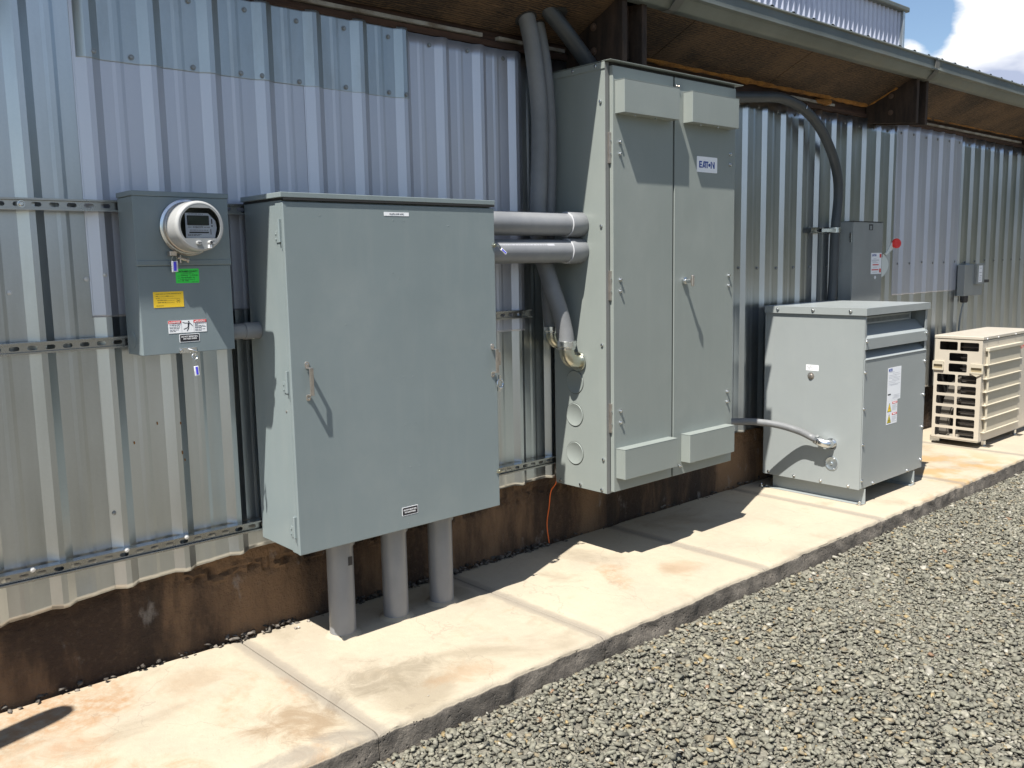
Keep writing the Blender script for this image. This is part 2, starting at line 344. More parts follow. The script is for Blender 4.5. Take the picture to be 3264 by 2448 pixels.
def foundation_mat():
    m = bpy.data.materials.new('stained_foundation'); m.use_nodes = True
    t = m.node_tree; p = t.nodes['Principled BSDF']; p.inputs['Roughness'].default_value = 0.85
    g = t.nodes.new('ShaderNodeNewGeometry')
    def nz(s, mpv, det=7.0, ro=0.6, off=(0, 0, 0)):
        a = t.nodes.new('ShaderNodeMapping'); a.inputs['Scale'].default_value = mpv; a.inputs['Location'].default_value = off
        t.links.new(g.outputs['Position'], a.inputs[0])
        b = N(t, 'ShaderNodeTexNoise', inputs={'Scale': s, 'Detail': det, 'Roughness': ro}); t.links.new(a.outputs[0], b.inputs['Vector']); return b.outputs[0]
    def ramp(v, lo_, hi_):
        n = N(t, 'ShaderNodeMapRange', interpolation_type='SMOOTHSTEP'); n.inputs[1].default_value = lo_; n.inputs[2].default_value = hi_
        t.links.new(v, n.inputs[0]); return n.outputs[0]
    def mixc(f, a, b):
        n = N(t, 'ShaderNodeMix', data_type='RGBA'); t.links.new(f, n.inputs[0])
        for k, x in ((6, a), (7, b)):
            if isinstance(x, tuple): n.inputs[k].default_value = (*x, 1)
            else: t.links.new(x, n.inputs[k])
        return n.outputs[2]
    c = mixc(ramp(nz(2.0, (1, 1, 0.25), 8, 0.62), 0.42, 0.58), (0.05, 0.029, 0.018), (0.23, 0.138, 0.075))
    c = mixc(math_n(t, 'MULTIPLY', ramp(nz(38.0, (1, 1, 1), 6, 0.75, off=(2, 1, 0)), 0.50, 0.70), 0.22), c, (0.22, 0.155, 0.10))
    c = mixc(math_n(t, 'MULTIPLY', ramp(nz(2.2, (1, 1, 0.2), off=(5, 0, 2)), 0.50, 0.60), 0.8), c, (0.028, 0.018, 0.012))
    c = mixc(math_n(t, 'MULTIPLY', ramp(nz(7.0, (1, 1, 0.6), off=(1, 0, 6)), 0.61, 0.72), 0.55), c, (0.34, 0.31, 0.28))
    t.links.new(c, p.inputs['Base Color'])
    b1 = t.nodes.new('ShaderNodeBump'); b1.inputs['Strength'].default_value = 1.0; b1.inputs['Distance'].default_value = 0.02
    t.links.new(nz(55, (1, 1, 1), 5, 0.7), b1.inputs['Height']); t.links.new(b1.outputs[0], p.inputs['Normal'])
    return m
M['found'] = foundation_mat()
def stone_mat():
    m = bpy.data.materials.new('crushed_stone'); m.use_nodes = True
    t = m.node_tree; p = t.nodes['Principled BSDF']; p.inputs['Roughness'].default_value = 0.8
    at = t.nodes.new('ShaderNodeAttribute'); at.attribute_name = 'tint'
    g = t.nodes.new('ShaderNodeNewGeometry')
    nz = N(t, 'ShaderNodeTexNoise', inputs={'Scale': 70.0, 'Detail': 5.0}); t.links.new(g.outputs['Position'], nz.inputs['Vector'])
    r = N(t, 'ShaderNodeMapRange'); r.inputs[1].default_value = 0.3; r.inputs[2].default_value = 0.7; r.inputs[3].default_value = 0.75; r.inputs[4].default_value = 1.25
    t.links.new(nz.outputs[0], r.inputs[0])
    v = t.nodes.new('ShaderNodeVectorMath'); v.operation = 'SCALE'; t.links.new(at.outputs['Color'], v.inputs[0]); t.links.new(r.outputs[0], v.inputs['Scale'])
    t.links.new(v.outputs[0], p.inputs['Base Color'])
    b = t.nodes.new('ShaderNodeBump'); b.inputs['Strength'].default_value = 0.4; b.inputs['Distance'].default_value = 0.003
    n2_ = N(t, 'ShaderNodeTexNoise', inputs={'Scale': 260.0, 'Detail': 3.0}); t.links.new(g.outputs['Position'], n2_.inputs['Vector'])
    t.links.new(n2_.outputs[0], b.inputs['Height']); t.links.new(b.outputs[0], p.inputs['Normal'])
    return m
M['stone'] = stone_mat()
def ground_mat():
    m = bpy.data.materials.new('gravel_ground'); m.use_nodes = True
    t = m.node_tree; p = t.nodes['Principled BSDF']; p.inputs['Roughness'].default_value = 0.9
    g = t.nodes.new('ShaderNodeNewGeometry')
    v = N(t, 'ShaderNodeTexVoronoi', inputs={'Scale': 85.0}); t.links.new(g.outputs['Position'], v.inputs['Vector'])
    s = t.nodes.new('ShaderNodeSeparateColor'); t.links.new(v.outputs['Color'], s.inputs[0])
    r = N(t, 'ShaderNodeValToRGB'); r.color_ramp.elements[0].color = (0.10, 0.092, 0.072, 1); r.color_ramp.elements[1].color = (0.19, 0.18, 0.145, 1)
    t.links.new(s.outputs[0], r.inputs[0]); t.links.new(r.outputs[0], p.inputs['Base Color'])
    b = t.nodes.new('ShaderNodeBump'); b.inputs['Strength'].default_value = 0.6; b.inputs['Distance'].default_value = 0.006; b.invert = True
    t.links.new(v.outputs['Distance'], b.inputs['Height']); t.links.new(b.outputs[0], p.inputs['Normal'])
    return m
M['ground'] = ground_mat()

# ------------------------------------------------------------------ building kit
ORG = {}          # object name -> world position of its local origin
def front(c=(0, 0, 0)):      # local u,v,w  ->  x, z, -y   (faces the viewer side of the wall)
    return Matrix(((1, 0, 0, c[0]), (0, 0, -1, c[1]), (0, 1, 0, c[2]), (0, 0, 0, 1)))
def left(c=(0, 0, 0)):       # local u,v,w  -> -y, z, -x   (faces the left, seen looking along +x)
    return Matrix(((0, 0, -1, c[0]), (-1, 0, 0, c[1]), (0, 1, 0, c[2]), (0, 0, 0, 1)))

def link(name, me, material, parent=None, kind=None, label=None):
    o = bpy.data.objects.new(name, me)
    COL.objects.link(o)
    if material is not None and len(me.materials) == 0:
        me.materials.append(M[material] if isinstance(material, str) else material)
    if parent is not None:
        o.parent = parent
        ORG[o.name] = ORG[parent.name]
    else:
        ORG[o.name] = Vector((0, 0, 0))
    if kind: o['kind'] = kind
    if label: o['label'] = label
    return o
def thing(name, label, cat, loc, group=None):
    o = bpy.data.objects.new(name, None)
    COL.objects.link(o)
    o.location = loc; o.empty_display_size = 0.1
    ORG[o.name] = Vector(loc)
    o['label'] = label; o['category'] = cat
    if group: o['group'] = group
    return o
def tag(o, label, cat, group=None):
    o['label'] = label; o['category'] = cat
    if group: o['group'] = group
    return o

class MB:
    def __init__(s, tf=None):
        s.v = []; s.f = []; s.sm = []; s.tf = tf or Matrix.Identity(4)
    def add(s, vs, fs, smooth=False):
        b = len(s.v)
        s.v += [s.tf @ Vector(p) for p in vs]
        s.f += [tuple(i + b for i in f) for f in fs]
        s.sm += [smooth] * len(fs)
        return s
    def box(s, x0, x1, y0, y1, z0, z1):
        if x0 > x1: x0, x1 = x1, x0
        if y0 > y1: y0, y1 = y1, y0
        if z0 > z1: z0, z1 = z1, z0
        v = [(x, y, z) for x in (x0, x1) for y in (y0, y1) for z in (z0, z1)]
        return s.add(v, [(0, 1, 3, 2), (4, 6, 7, 5), (0, 4, 5, 1), (2, 3, 7, 6), (0, 2, 6, 4), (1, 5, 7, 3)])
    def prism(s, pts, h0, h1):          # polygon in local xy, extruded along local z
        n = len(pts)
        v = [(p[0], p[1], h0) for p in pts] + [(p[0], p[1], h1) for p in pts]
        f = [tuple(range(n))[::-1], tuple(range(n, 2 * n))] + [(i, (i + 1) % n, n + (i + 1) % n, n + i) for i in range(n)]
        return s.add(v, f)
    def lathe(s, prof, n=32, c=(0, 0, 0), axis=(0, 0, 1), cap=True, arc=None):   # prof: (radius, height) along axis
        a = Vector(axis).normalized(); q = Vector((0, 0, 1)).rotation_difference(a)
        v = []
        for r, h in prof:
            for k in range(n):
                th = 2 * math.pi * k / n
                v.append(Vector(c) + q @ Vector((r * math.cos(th), r * math.sin(th), h)))
        f = []
        for j in range(len(prof) - 1):
            for k in range(n):
                f.append((j * n + k, j * n + (k + 1) % n, (j + 1) * n + (k + 1) % n, (j + 1) * n + k))
        s.add(v, f, True)
        if cap:
            s.add(v[:n], [tuple(range(n))[::-1]]); s.add(v[-n:], [tuple(range(n))])
        return s
    def cyl(s, p0, p1, r, n=24, cap=True, r1=None):
        p0, p1 = Vector(p0), Vector(p1); L = (p1 - p0).length
        return s.lathe([(r, 0), (r if r1 is None else r1, L)], n, p0, p1 - p0, cap)
    def tube(s, pts, r, n=14, cap=True):
        pts = [Vector(p) for p in pts]
        rs = r if isinstance(r, (list, tuple)) else [r] * len(pts)
        T = [(pts[min(i + 1, len(pts) - 1)] - pts[max(i - 1, 0)]).normalized() for i in range(len(pts))]
        nrm = T[0].orthogonal().normalized()
        v = []
        for i, p in enumerate(pts):
            if i: nrm = (nrm - T[i] * nrm.dot(T[i])).normalized()
            bn = T[i].cross(nrm)
            for k in range(n):
                th = 2 * math.pi * k / n
                v.append(p + (nrm * math.cos(th) + bn * math.sin(th)) * rs[i])
        f = []
        for j in range(len(pts) - 1):
            for k in range(n):
                f.append((j * n + k, j * n + (k + 1) % n, (j + 1) * n + (k + 1) % n, (j + 1) * n + k))
        s.add(v, f, True)
        if cap:
            s.add(v[:n], [tuple(range(n))[::-1]]); s.add(v[-n:], [tuple(range(n))])
        return s
    def ball(s, c, r, n=12, sc=(1, 1, 1)):
        m = 6; v = []
        for i in range(1, m):
            a = math.pi * i / m
            for k in range(n):
                th = 2 * math.pi * k / n
                v.append((c[0] + r * sc[0] * math.sin(a) * math.cos(th), c[1] + r * sc[1] * math.sin(a) * math.sin(th), c[2] + r * sc[2] * math.cos(a)))
        v += [(c[0], c[1], c[2] + r * sc[2]), (c[0], c[1], c[2] - r * sc[2])]
        f = [(j * n + k, (j + 1) * n + k, (j + 1) * n + (k + 1) % n, j * n + (k + 1) % n) for j in range(m - 2) for k in range(n)]
        T_ = (m - 1) * n
        f += [(T_, k, (k + 1) % n) for k in range(n)] + [(T_ + 1, (m - 2) * n + (k + 1) % n, (m - 2) * n + k) for k in range(n)]
        return s.add(v, f, True)
    def plate(s, outer, holes, w0, w1):
        """flat plate in local uv with real holes, from w0 to w1"""
        c = bpy.data.curves.new('p', 'CURVE'); c.dimensions = '2D'; c.fill_mode = 'BOTH'; c.extrude = abs(w1 - w0) / 2
        for pts in [outer] + holes:
            sp = c.splines.new('POLY'); sp.points.add(len(pts) - 1); sp.use_cyclic_u = True
            for p, q in zip(sp.points, pts): p.co = (q[0], q[1], 0, 1)
        o = bpy.data.objects.new('p', c); me = bpy.data.meshes.new_from_object(o)
        mid = (w0 + w1) / 2
        s.add([(v.co.x, v.co.y, v.co.z + mid) for v in me.vertices], [tuple(p.vertices) for p in me.polygons])
        bpy.data.objects.remove(o); bpy.data.curves.remove(c); bpy.data.meshes.remove(me)
        return s
    def text(s, body, w, h, cx, cy, depth=0.0006, w0=0.0, bold=0.0, center=True):
        c = bpy.data.curves.new('t', 'FONT'); c.body = body; c.extrude = depth / 2; c.offset = bold; c.resolution_u = 3
        o = bpy.data.objects.new('t', c); me = bpy.data.meshes.new_from_object(o)
        co = np.array([v.co[:] for v in me.vertices])
        if len(co):
            mn, mx_ = co.min(0), co.max(0)
            sx = w / max(mx_[0] - mn[0], 1e-6); sy = h / max(mx_[1] - mn[1], 1e-6)
            s.add([((p[0] - (mn[0] + mx_[0]) / 2) * sx + cx, (p[1] - (mn[1] + mx_[1]) / 2) * sy + cy, w0 + depth * (0.5 if p[2] < 0 else 1.5)) for p in co], [tuple(p.vertices) for p in me.polygons])
        bpy.data.objects.remove(o); bpy.data.curves.remove(c); bpy.data.meshes.remove(me)
        return s
    def mesh(s, name, origin=Vector((0, 0, 0)), clean=True):
        me = bpy.data.meshes.new(name)
        me.from_pydata([tuple(p - origin) for p in s.v], [], s.f)
        me.polygons.foreach_set('use_smooth', s.sm)
        me.update()
        bm = bmesh.new(); bm.from_mesh(me)
        if clean: bmesh.ops.remove_doubles(bm, verts=bm.verts, dist=1e-6)
        bmesh.ops.recalc_face_normals(bm, faces=bm.faces)
        bm.to_mesh(me); bm.free()
        if any(s.sm): me.set_sharp_from_angle(angle=math.radians(38))
        return me
    def build(s, name, material, parent=None, bevel=0.0, seg=2, kind=None, label=None, clean=True):
        org = ORG[parent.name] if parent is not None else Vector((0, 0, 0))
        me = s.mesh(name, org, clean)
        o = link(name, me, material, parent, kind, label)
        if bevel:
            b = o.modifiers.new('bevel', 'BEVEL'); b.width = bevel; b.segments = seg; b.limit_method = 'ANGLE'; b.angle_limit = math.radians(40)
            b.harden_normals = False
        return o
def rrect(x0, x1, y0, y1, r, n=5):
    pts = []
    for cx, cy, a0 in ((x1 - r, y1 - r, 0), (x0 + r, y1 - r, 90), (x0 + r, y0 + r, 180), (x1 - r, y0 + r, 270)):
        for k in range(n + 1):
            a = math.radians(a0 + 90 * k / n); pts.append((cx + r * math.cos(a), cy + r * math.sin(a)))
    return pts
def circ(cx, cy, r, n=24):
    return [(cx + r * math.cos(2 * math.pi * k / n), cy + r * math.sin(2 * math.pi * k / n)) for k in range(n)]
def smooth_path(pts, n=8):
    pts = [Vector(p) for p in pts]; out = []
    P = [pts[0] * 2 - pts[1]] + pts + [pts[-1] * 2 - pts[-2]]
    for i in range(1, len(P) - 2):
        for k in range(n):
            t_ = k / n
            a, b, c, d = P[i - 1], P[i], P[i + 1], P[i + 2]
            out.append(0.5 * ((2 * b) + (c - a) * t_ + (2 * a - 5 * b + 4 * c - d) * t_ ** 2 + (3 * b - a - 3 * c + d) * t_ ** 3))
    out.append(pts[-1]); return out
def resample(pts, step):
    out = [pts[0]]; acc = 0
    for a, b in zip(pts, pts[1:]):
        L = (b - a).length; d = step - acc
        while d <= L:
            out.append(a.lerp(b, d / L)); d += step
        acc = (acc + L) % step
    return out
BOLT = {}
def bolt(parent, pos, axis, r=0.008, h=0.007, material='zinc', name='bolt', washer=True, n=6, hexh=True, label=None):
    """a hex head bolt on a washer; the mesh is shared by every copy of its kind"""
    key = (tuple(round(a, 3) for a in axis), r, h, material, washer, n)
    if key not in BOLT:
        mb = MB()
        a = Vector(axis)
        if washer: mb.lathe([(r * 1.45, 0), (r * 1.45, h * 0.25)], 14, (0, 0, 0), a)
        if hexh: mb.lathe([(r, h * 0.25), (r, h * 0.85), (r * 0.75, h)], n, (0, 0, 0), a)
        me = mb.mesh(name); me.materials.append(M[material])
        for p in me.polygons: p.use_smooth = False
        BOLT[key] = me
    o = link(name, BOLT[key], None, parent)
    o.location = Vector(pos) - ORG[parent.name]
    if label: o['label'] = label
    return o
def dup(root, delta, label=None):
    c = root.copy(); COL.objects.link(c); c.location = root.location + Vector(delta); ORG[c.name] = ORG[root.name] + Vector(delta)
    if label: c['label'] = label
    for ch in list(root.children):
        d = ch.copy(); COL.objects.link(d); d.parent = c
        for g in list(ch.children):
            e = g.copy(); COL.objects.link(e); e.parent = d
    return c
FY = Vector((0, -1, 0)); FX = Vector((-1, 0, 0))

# ================================================================== GROUND
g_ = MB(); g_.add([(-300, -300, -0.112), (300, -300, -0.112), (300, 300, -0.112), (-300, 300, -0.112)], [(0, 1, 2, 3)])
g_.build('ground', 'ground', kind='structure')

def make_stones(n, xr, yr, zfun, smin, smax, seed, name, label, tints, dens=None, big=0.0):
    r = np.random.default_rng(seed)
    # base: icosahedron with random pulls, cut flat -> angular crushed rock
    base = np.array([(-1, -1, -1), (1, -1, -1), (1, 1, -1), (-1, 1, -1), (-1, -1, 1), (1, -1, 1), (1, 1, 1), (-1, 1, 1)]) * 0.62
    F = np.array([(0, 2, 1), (0, 3, 2), (4, 5, 6), (4, 6, 7), (0, 1, 5), (0, 5, 4), (1, 2, 6), (1, 6, 5), (2, 3, 7), (2, 7, 6), (3, 0, 4), (3, 4, 7)])
    x = r.uniform(*xr, n); y = r.uniform(*yr, n)
    if dens is not None:
        k = dens(x, y, r); x, y = x[k], y[k]; n = len(x)
    s = r.uniform(smin, smax, n) * np.where(r.random(n) < 0.25, 0.6, 1.0) * np.where(r.random(n) < big, 1.5, 1.0)
    V = base[None] + r.uniform(-0.36, 0.36, (n, 8, 3))
    V[:, 4:, :2] *= r.uniform(0.35, 0.95, (n, 1, 2))
    V *= np.stack([r.uniform(1.05, 1.7, n), r.uniform(0.75, 1.2, n), r.uniform(0.26, 0.56, n)], -1)[:, None, :]
    a = r.uniform(0, 2 * np.pi, n); b = r.normal(0, 0.24, n); c = r.normal(0, 0.24, n)
    ca, sa, cb, sb, cc, sc_ = np.cos(a), np.sin(a), np.cos(b), np.sin(b), np.cos(c), np.sin(c)
    O = np.zeros(n); I = np.ones(n)
    Rz = np.stack([ca, -sa, O, sa, ca, O, O, O, I], -1).reshape(n, 3, 3)
    Rx = np.stack([I, O, O, O, cb, -sb, O, sb, cb], -1).reshape(n, 3, 3)
    Ry = np.stack([cc, O, sc_, O, I, O, -sc_, O, cc], -1).reshape(n, 3, 3)
    V = np.einsum('nij,nkj->nki', Rz @ Rx @ Ry, V) * (s / 2)[:, None, None]
    z = zfun(x, y, r, s)
    V += np.stack([x, y, z], -1)[:, None, :]
    me = bpy.data.meshes.new(name)
    nv = n * 8; nf = n * 12
    me.vertices.add(nv); me.vertices.foreach_set('co', V.reshape(-1).astype(np.float32))
    fi = (F[None] + (np.arange(n) * 8)[:, None, None]).reshape(-1)
    me.loops.add(nf * 3); me.loops.foreach_set('vertex_index', fi.astype(np.int32))
    me.polygons.add(nf); me.polygons.foreach_set('loop_start', np.arange(0, nf * 3, 3, dtype=np.int32)); me.polygons.foreach_set('loop_total', np.full(nf, 3, dtype=np.int32))
    me.update(calc_edges=True); me.validate()
    at = me.color_attributes.new('tint', 'FLOAT_COLOR', 'POINT')
    P = np.array([p[0] for p in tints]); w = np.array([p[1] for p in tints], float); w /= w.sum()
    ci = r.choice(len(P), n, p=w); colr = P[ci] * r.uniform(0.80, 1.20, (n, 1))
    C4 = np.concatenate([np.repeat(colr, 8, 0), np.ones((nv, 1))], 1)
    at.data.foreach_set('color', C4.reshape(-1).astype(np.float32))
    o = link(name, me, 'stone', kind='stuff', label=label)
    o['category'] = 'gravel'
    return o
TINTS0 = [((0.27, 0.275, 0.235), 30), ((0.20, 0.205, 0.18), 26), ((0.34, 0.335, 0.28), 20), ((0.42, 0.41, 0.36), 10), ((0.07, 0.07, 0.07), 7), ((0.32, 0.26, 0.17), 6), ((0.46, 0.33, 0.14), 1.8), ((0.34, 0.17, 0.09), 0.25), ((0.56, 0.55, 0.51), 3)]
TINTS = [((0.058 + a[0] * 0.37, 0.054 + a[1] * 0.36, 0.039 + a[2] * 0.34), w) for a, w in TINTS0]
def und(x, y):
    return 0.010 * np.sin(x * 2.1 + y * 1.3) + 0.007 * np.sin(x * 5.3 - y * 4.1) + 0.004 * np.sin(9 * x + 7 * y)
def zg(x, y, r, s):
    return -0.107 + und(x, y) * 0.3 + r.uniform(-0.003, 0.007, len(x)) + s * 0.10
def near_dens(x, y, r):
    vis = (y > -2.9) & (x < 8.6) & (x > -0.4)
    return r.random(len(x)) < np.where(vis, 1.0, 0.45)
make_stones(185000, (-1.6, 11.5), (-4.2, -1.045), zg, 0.013, 0.031, 3, 'gravel', 'loose crushed grey stone spread beside the concrete path', TINTS, near_dens, big=0.10)
# rubble in the gap between path and footing, and crumbs on the path
def zr(x, y, r, s): return 0.004 + r.uniform(-0.01, 0.018, len(x))
def rub(x, y, r):
    p = np.where((x > 1.25) & (x < 2.5), 1.0, np.where((x > -0.3) & (x < 0.6), 0.16, np.where((x > 0.6) & (x < 0.95), 0.55, 0.12)))
    return r.random(len(x)) < p
make_stones(1500, (-0.5, 5.0), (0.005, 0.050), zr, 0.012, 0.030, 5, 'rubble', 'dark loose rubble lying where the path meets the footing', [((0.09, 0.08, 0.068), 5), ((0.15, 0.13, 0.11), 2), ((0.05, 0.042, 0.035), 4)], rub)
def zc(x, y, r, s): return s * 0.25
def crumb(x, y, r):
    d = np.hypot(x - 0.93, (y + 0.005) * 1.2); return r.random(len(x)) < np.exp(-(d / 0.075) ** 2) + 0.004
make_stones(1500, (0.5, 3.2), (-0.95, 0.03), zc, 0.004, 0.020, 8, 'crumbs', 'pale stone crumbs in a small heap on the path by the conduits', [((0.50, 0.47, 0.42), 5), ((0.34, 0.30, 0.26), 3)], crumb)

# unseen wood behind and right of camera, added for the metal to reflect
def wood():
    r = np.random.default_rng(21)
    ph = (1 + 5 ** 0.5) / 2
    base = np.array([(-1, ph, 0), (1, ph, 0), (-1, -ph, 0), (1, -ph, 0), (0, -1, ph), (0, 1, ph), (0, -1, -ph), (0, 1, -ph), (ph, 0, -1), (ph, 0, 1), (-ph, 0, -1), (-ph, 0, 1)]) / 1.9
    F = [(0, 11, 5), (0, 5, 1), (0, 1, 7), (0, 7, 10), (0, 10, 11), (1, 5, 9), (5, 11, 4), (11, 10, 2), (10, 7, 6), (7, 1, 8), (3, 9, 4), (3, 4, 2), (3, 2, 6), (3, 6, 8), (3, 8, 9), (4, 9, 5), (2, 4, 11), (6, 2, 10), (8, 6, 7), (9, 8, 1)]
    vs, fs = [], []
    for i in range(5200):
        az = math.radians(r.uniform(96, 215)); tr = math.floor(math.degrees(az) / 4.2); q = fnoise(tr * 7.7, 3.3)
        H = (8.5 if az < 2.35 else max(3.2, 8.5 - 9 * (az - 2.35))) * (1 + 0.35 * q); R0 = 38 + 5 * fnoise(tr * 3.1, 9.9) + r.normal(0, 1.6)
        z = r.uniform(0.0, 1.0) ** 0.8 * H; s_ = r.uniform(0.4, 1.1) * (1.25 - 0.6 * z / H)
        c = np.array([R0 * math.sin(az), R0 * math.cos(az) - 3, z])
        b = len(vs); V = base * r.uniform(0.6, 1.3, (12, 1)) * s_ + c
        vs += V.tolist(); fs += [tuple(k + b for k in f) for f in F]
    me = bpy.data.meshes.new('unseen_wood'); me.from_pydata(vs, [], fs)
    o = link('unseen_wood', me, mat('foliage', (0.03, 0.04, 0.026), 0.8, col2=(0.065, 0.08, 0.045), vscale=0.7), kind='stuff', label='unseen dark green wood at the far edge of the yard, added for the metal to reflect')
    o['category'] = 'trees'
def fnoise(x, y, z=0.0, s=1.0): return mnoise.noise(Vector((x * s, y * s, z * s)))
wood()

# ================================================================== CONCRETE PATH
path = bpy.data.objects.new('path', None); COL.objects.link(path); ORG['path'] = Vector((0, 0, 0)); path['kind'] = 'structure'; path['label'] = 'raised concrete path along the metal wall'
def fnoise(x, y, z=0.0, s=1.0): return mnoise.noise(Vector((x * s, y * s, z * s)))
JX = [-2.98, -1.77, -0.55, 0.665, 1.80, 3.022, 4.275, 5.50, 6.72, 7.94, 9.16, 10.4, 11.6]
def slab_panel(x0, x1):
    g = 0.0018
    xs = [x0 + g] + [x0 + g + d for d in (0.004, 0.010, 0.03, 0.05, 0.075)]
    n = int((x1 - x0 - 0.15) / 0.025)
    xs += list(np.linspace(x0 + 0.09, x1 - 0.09, n)) + [x1 - g - d for d in (0.075, 0.05, 0.010, 0.004)] + [x1 - g]
    sec = [(0.030, -0.2), (0.030, -0.006), (0.024, 0.0)] + [(y, 0.0) for y in np.linspace(0.0, -1.0, 40)] + [(-1.012, -0.001), (-1.021, -0.004), (-1.028, -0.011), (-1.031, -0.020), (-1.032, -0.034), (-1.033, -0.05), (-1.034, -0.065), (-1.035, -0.08), (-1.036, -0.1), (-1.037, -0.2)]
    v = []; m = len(sec)
    for x in xs:
        e = min(x - x0, x1 - x)
        dz = -0.009 if e < 0.004 else (-0.0055 if e < 0.013 else (-0.0035 if e < 0.053 else 0))
        for (y, z) in sec:
            yy, zz = y, z
            if y <= -1.0:
                yy += 0.009 * fnoise(x, 3.0, 0, 2.0) + 0.005 * fnoise(x, 1.0, z, 14.0) * (1 if z > -0.02 else 2.2) + (0.004 * fnoise(x, z, 5.0, 45.0) if z < -0.01 else 0.0022 * fnoise(x, 9, 1, 40))
                yy += 0.014 * math.exp(-((x - round(x / 0.9) * 0.9) / 0.03) ** 2) * max(0, fnoise(round(x / 0.9) * 3.3, 7.7)) * 2
                if z > -0.03: zz += 0.0015 * fnoise(x, 2.0, 0, 25.0)
            else:
                zz += 0.0022 * fnoise(x, y, 0, 3.0) + 0.0007 * fnoise(x, y, 2.0, 15.0)
            if z > -0.15: zz += dz
            v.append((x, yy, zz))
    f = []
    for i in range(len(xs) - 1):
        for j in range(m - 1):
            f.append((i * m + j, (i + 1) * m + j, (i + 1) * m + j + 1, i * m + j + 1))
    f += [tuple(range(m)), tuple(range((len(xs) - 1) * m, len(xs) * m))[::-1]]
    mb = MB(); mb.add(v, f, True)
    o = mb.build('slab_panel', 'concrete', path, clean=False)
    at = o.data.attributes.new('joint', 'FLOAT', 'POINT')
    at.data.foreach_set('value', [max(0.0, 1.0 - min(x - x0, x1 - x) / 0.075) for x in xs for _ in sec])
    return o
for a, b in zip(JX, JX[1:]): slab_panel(a, b)
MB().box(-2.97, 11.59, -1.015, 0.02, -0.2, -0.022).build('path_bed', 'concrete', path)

# ================================================================== METAL BUILDING
RP, RH = 0.2286, 0.019
bld = thing('metal_shed', 'long metal clad shed with low eave, rusty gutter and corrugated zinc wall', 'building', (5, 0, 0))
PROF = [(-0.055, 0), (-0.020, RH), (0.0, RH), (0.032, 0), (0.073, 0), (0.086, 0.0021), (0.103, 0.0021), (0.116, 0)]
def prof_y(x):
    u = (x + 0.10) % RP - 0.10
    xs = [p[0] for p in PROF]; hs = [p[1] for p in PROF]
    if u <= xs[0] or u >= xs[-1]: return 0.0
    return float(np.interp(u, xs, hs))
def sheet(x0, x1, z0, z1, off, material, seed, parent=bld, label=None, y0=0.0, rough_bottom=0.0, nz=26, step=1, name='wall_sheet', warp=0.0009, bot=None):
    ks = []
    k0 = int(math.floor(x0 / RP)) - 1
    for k in range(k0, int(x1 / RP) + 2):
        for u, h in PROF:
            x = k * RP + u
            if x0 + 0.001 < x < x1 - 0.001: ks.append(x)
    ks = [x0] + ks + [x1]
    zs = list(np.linspace(0, 1, nz)); zs = sorted(set(zs + [0.008, 0.02, 0.035]))
    v = []; n = len(ks)
    for t_ in zs:
        for x in ks:
            zb = bot(x) if bot else z0
            z = zb + (z1 - zb) * t_
            y = y0 - off - prof_y(x)
            y += warp * fnoise(x * 1.4, z * 1.1, seed * 3.1, 1.6) + warp * 0.5 * fnoise(x * 6, z * 1.5, seed, 1.0)
            if rough_bottom and z - zb < 0.12:
                k = (1 - (z - zb) / 0.12) ** 2
                y += rough_bottom * k * (fnoise(x, 0.3, seed, 7.0) - 0.5)
            v.append((x, y, z))
    f = [(j * n + i, j * n + i + 1, (j + 1) * n + i + 1, (j + 1) * n + i) for j in range(len(zs) - 1) for i in range(n - 1)]
    mb = MB(); mb.add(v, f, True)
    o = mb.build(name, material, parent, label=label, clean=False)
    o.data.set_sharp_from_angle(angle=math.radians(9))
    so = o.modifiers.new('thickness', 'SOLIDIFY'); so.thickness = 0.0009; so.offset = 1.0
    return o
def wall_bottom(x): return 0.336 + 0.060 * min(max((x + 0.2) / 0.97, 0), 1) + 0.006 * fnoise(x, 0, 0, 3.0) - 0.004 * (prof_y(x) > 0.01)
k = -11; si = 0
base_sheets = []
while k * RP < 13:
    xa, xb = k * RP - 0.058, (k + 4) * RP + 0.036
    m_ = 'galv_old' if xa < 0.1 else 'galv'
    base_sheets.append(sheet(xa, xb, 0.36, 2.618 + 0.004 * (si % 2), 0.0012 * (si % 2), m_, si, rough_bottom=0.006, bot=wall_bottom))
    k += 4; si += 1
for i, ka in enumerate((1, 5)):
    sheet(ka * RP - 0.062, (ka + 4) * RP + 0.034 + (0.23 if i else 0), 1.218 if i else 1.40, 2.622, 0.0030 + 0.001 * i, 'lav', 31 + i, label='bluish matt upper wall sheet')
sheet(1 * RP - 0.050, 1.612, 2.322, 2.632, 0.0056, 'galv_dirty', 41, label='short dirty zinc patch sheet screwed on under the eave')
xs0 = 28 * RP + 0.066
sheet(xs0, 7.728, 1.243, 2.628, 0.0030, 'lav', 44, label='bluish matt overlay sheet beyond the safety switch')
def rscrew(x, z, material='screw', r=0.0075, off=0.004):
    y = -prof_y(x) - off
    return bolt(bld, (x, y, z), FY, r, 0.006, material, 'screw')
for x, z in [(0.235, 2.345), (0.372, 2.345), (0.605, 2.338), (0.80, 2.34), (0.885, 2.338), (1.06, 2.337), (1.285, 2.34), (1.51, 2.342), (1.592, 2.338)]: rscrew(x, z, 'screw', off=0.008)
for k in range(2, 13): rscrew(k * RP - 0.085, 2.585 + random.uniform(-0.006, 0.006), 'screw', off=0.008)
for k in range(15, 42): rscrew(k * RP - 0.095 + random.uniform(-0.01, 0.01), 2.56 + random.uniform(-0.006, 0.006), 'screw')
for k in range(15, 46): rscrew(k * RP - 0.085 + random.uniform(-0.008, 0.008), 1.505 + random.uniform(-0.006, 0.006), 'screw')
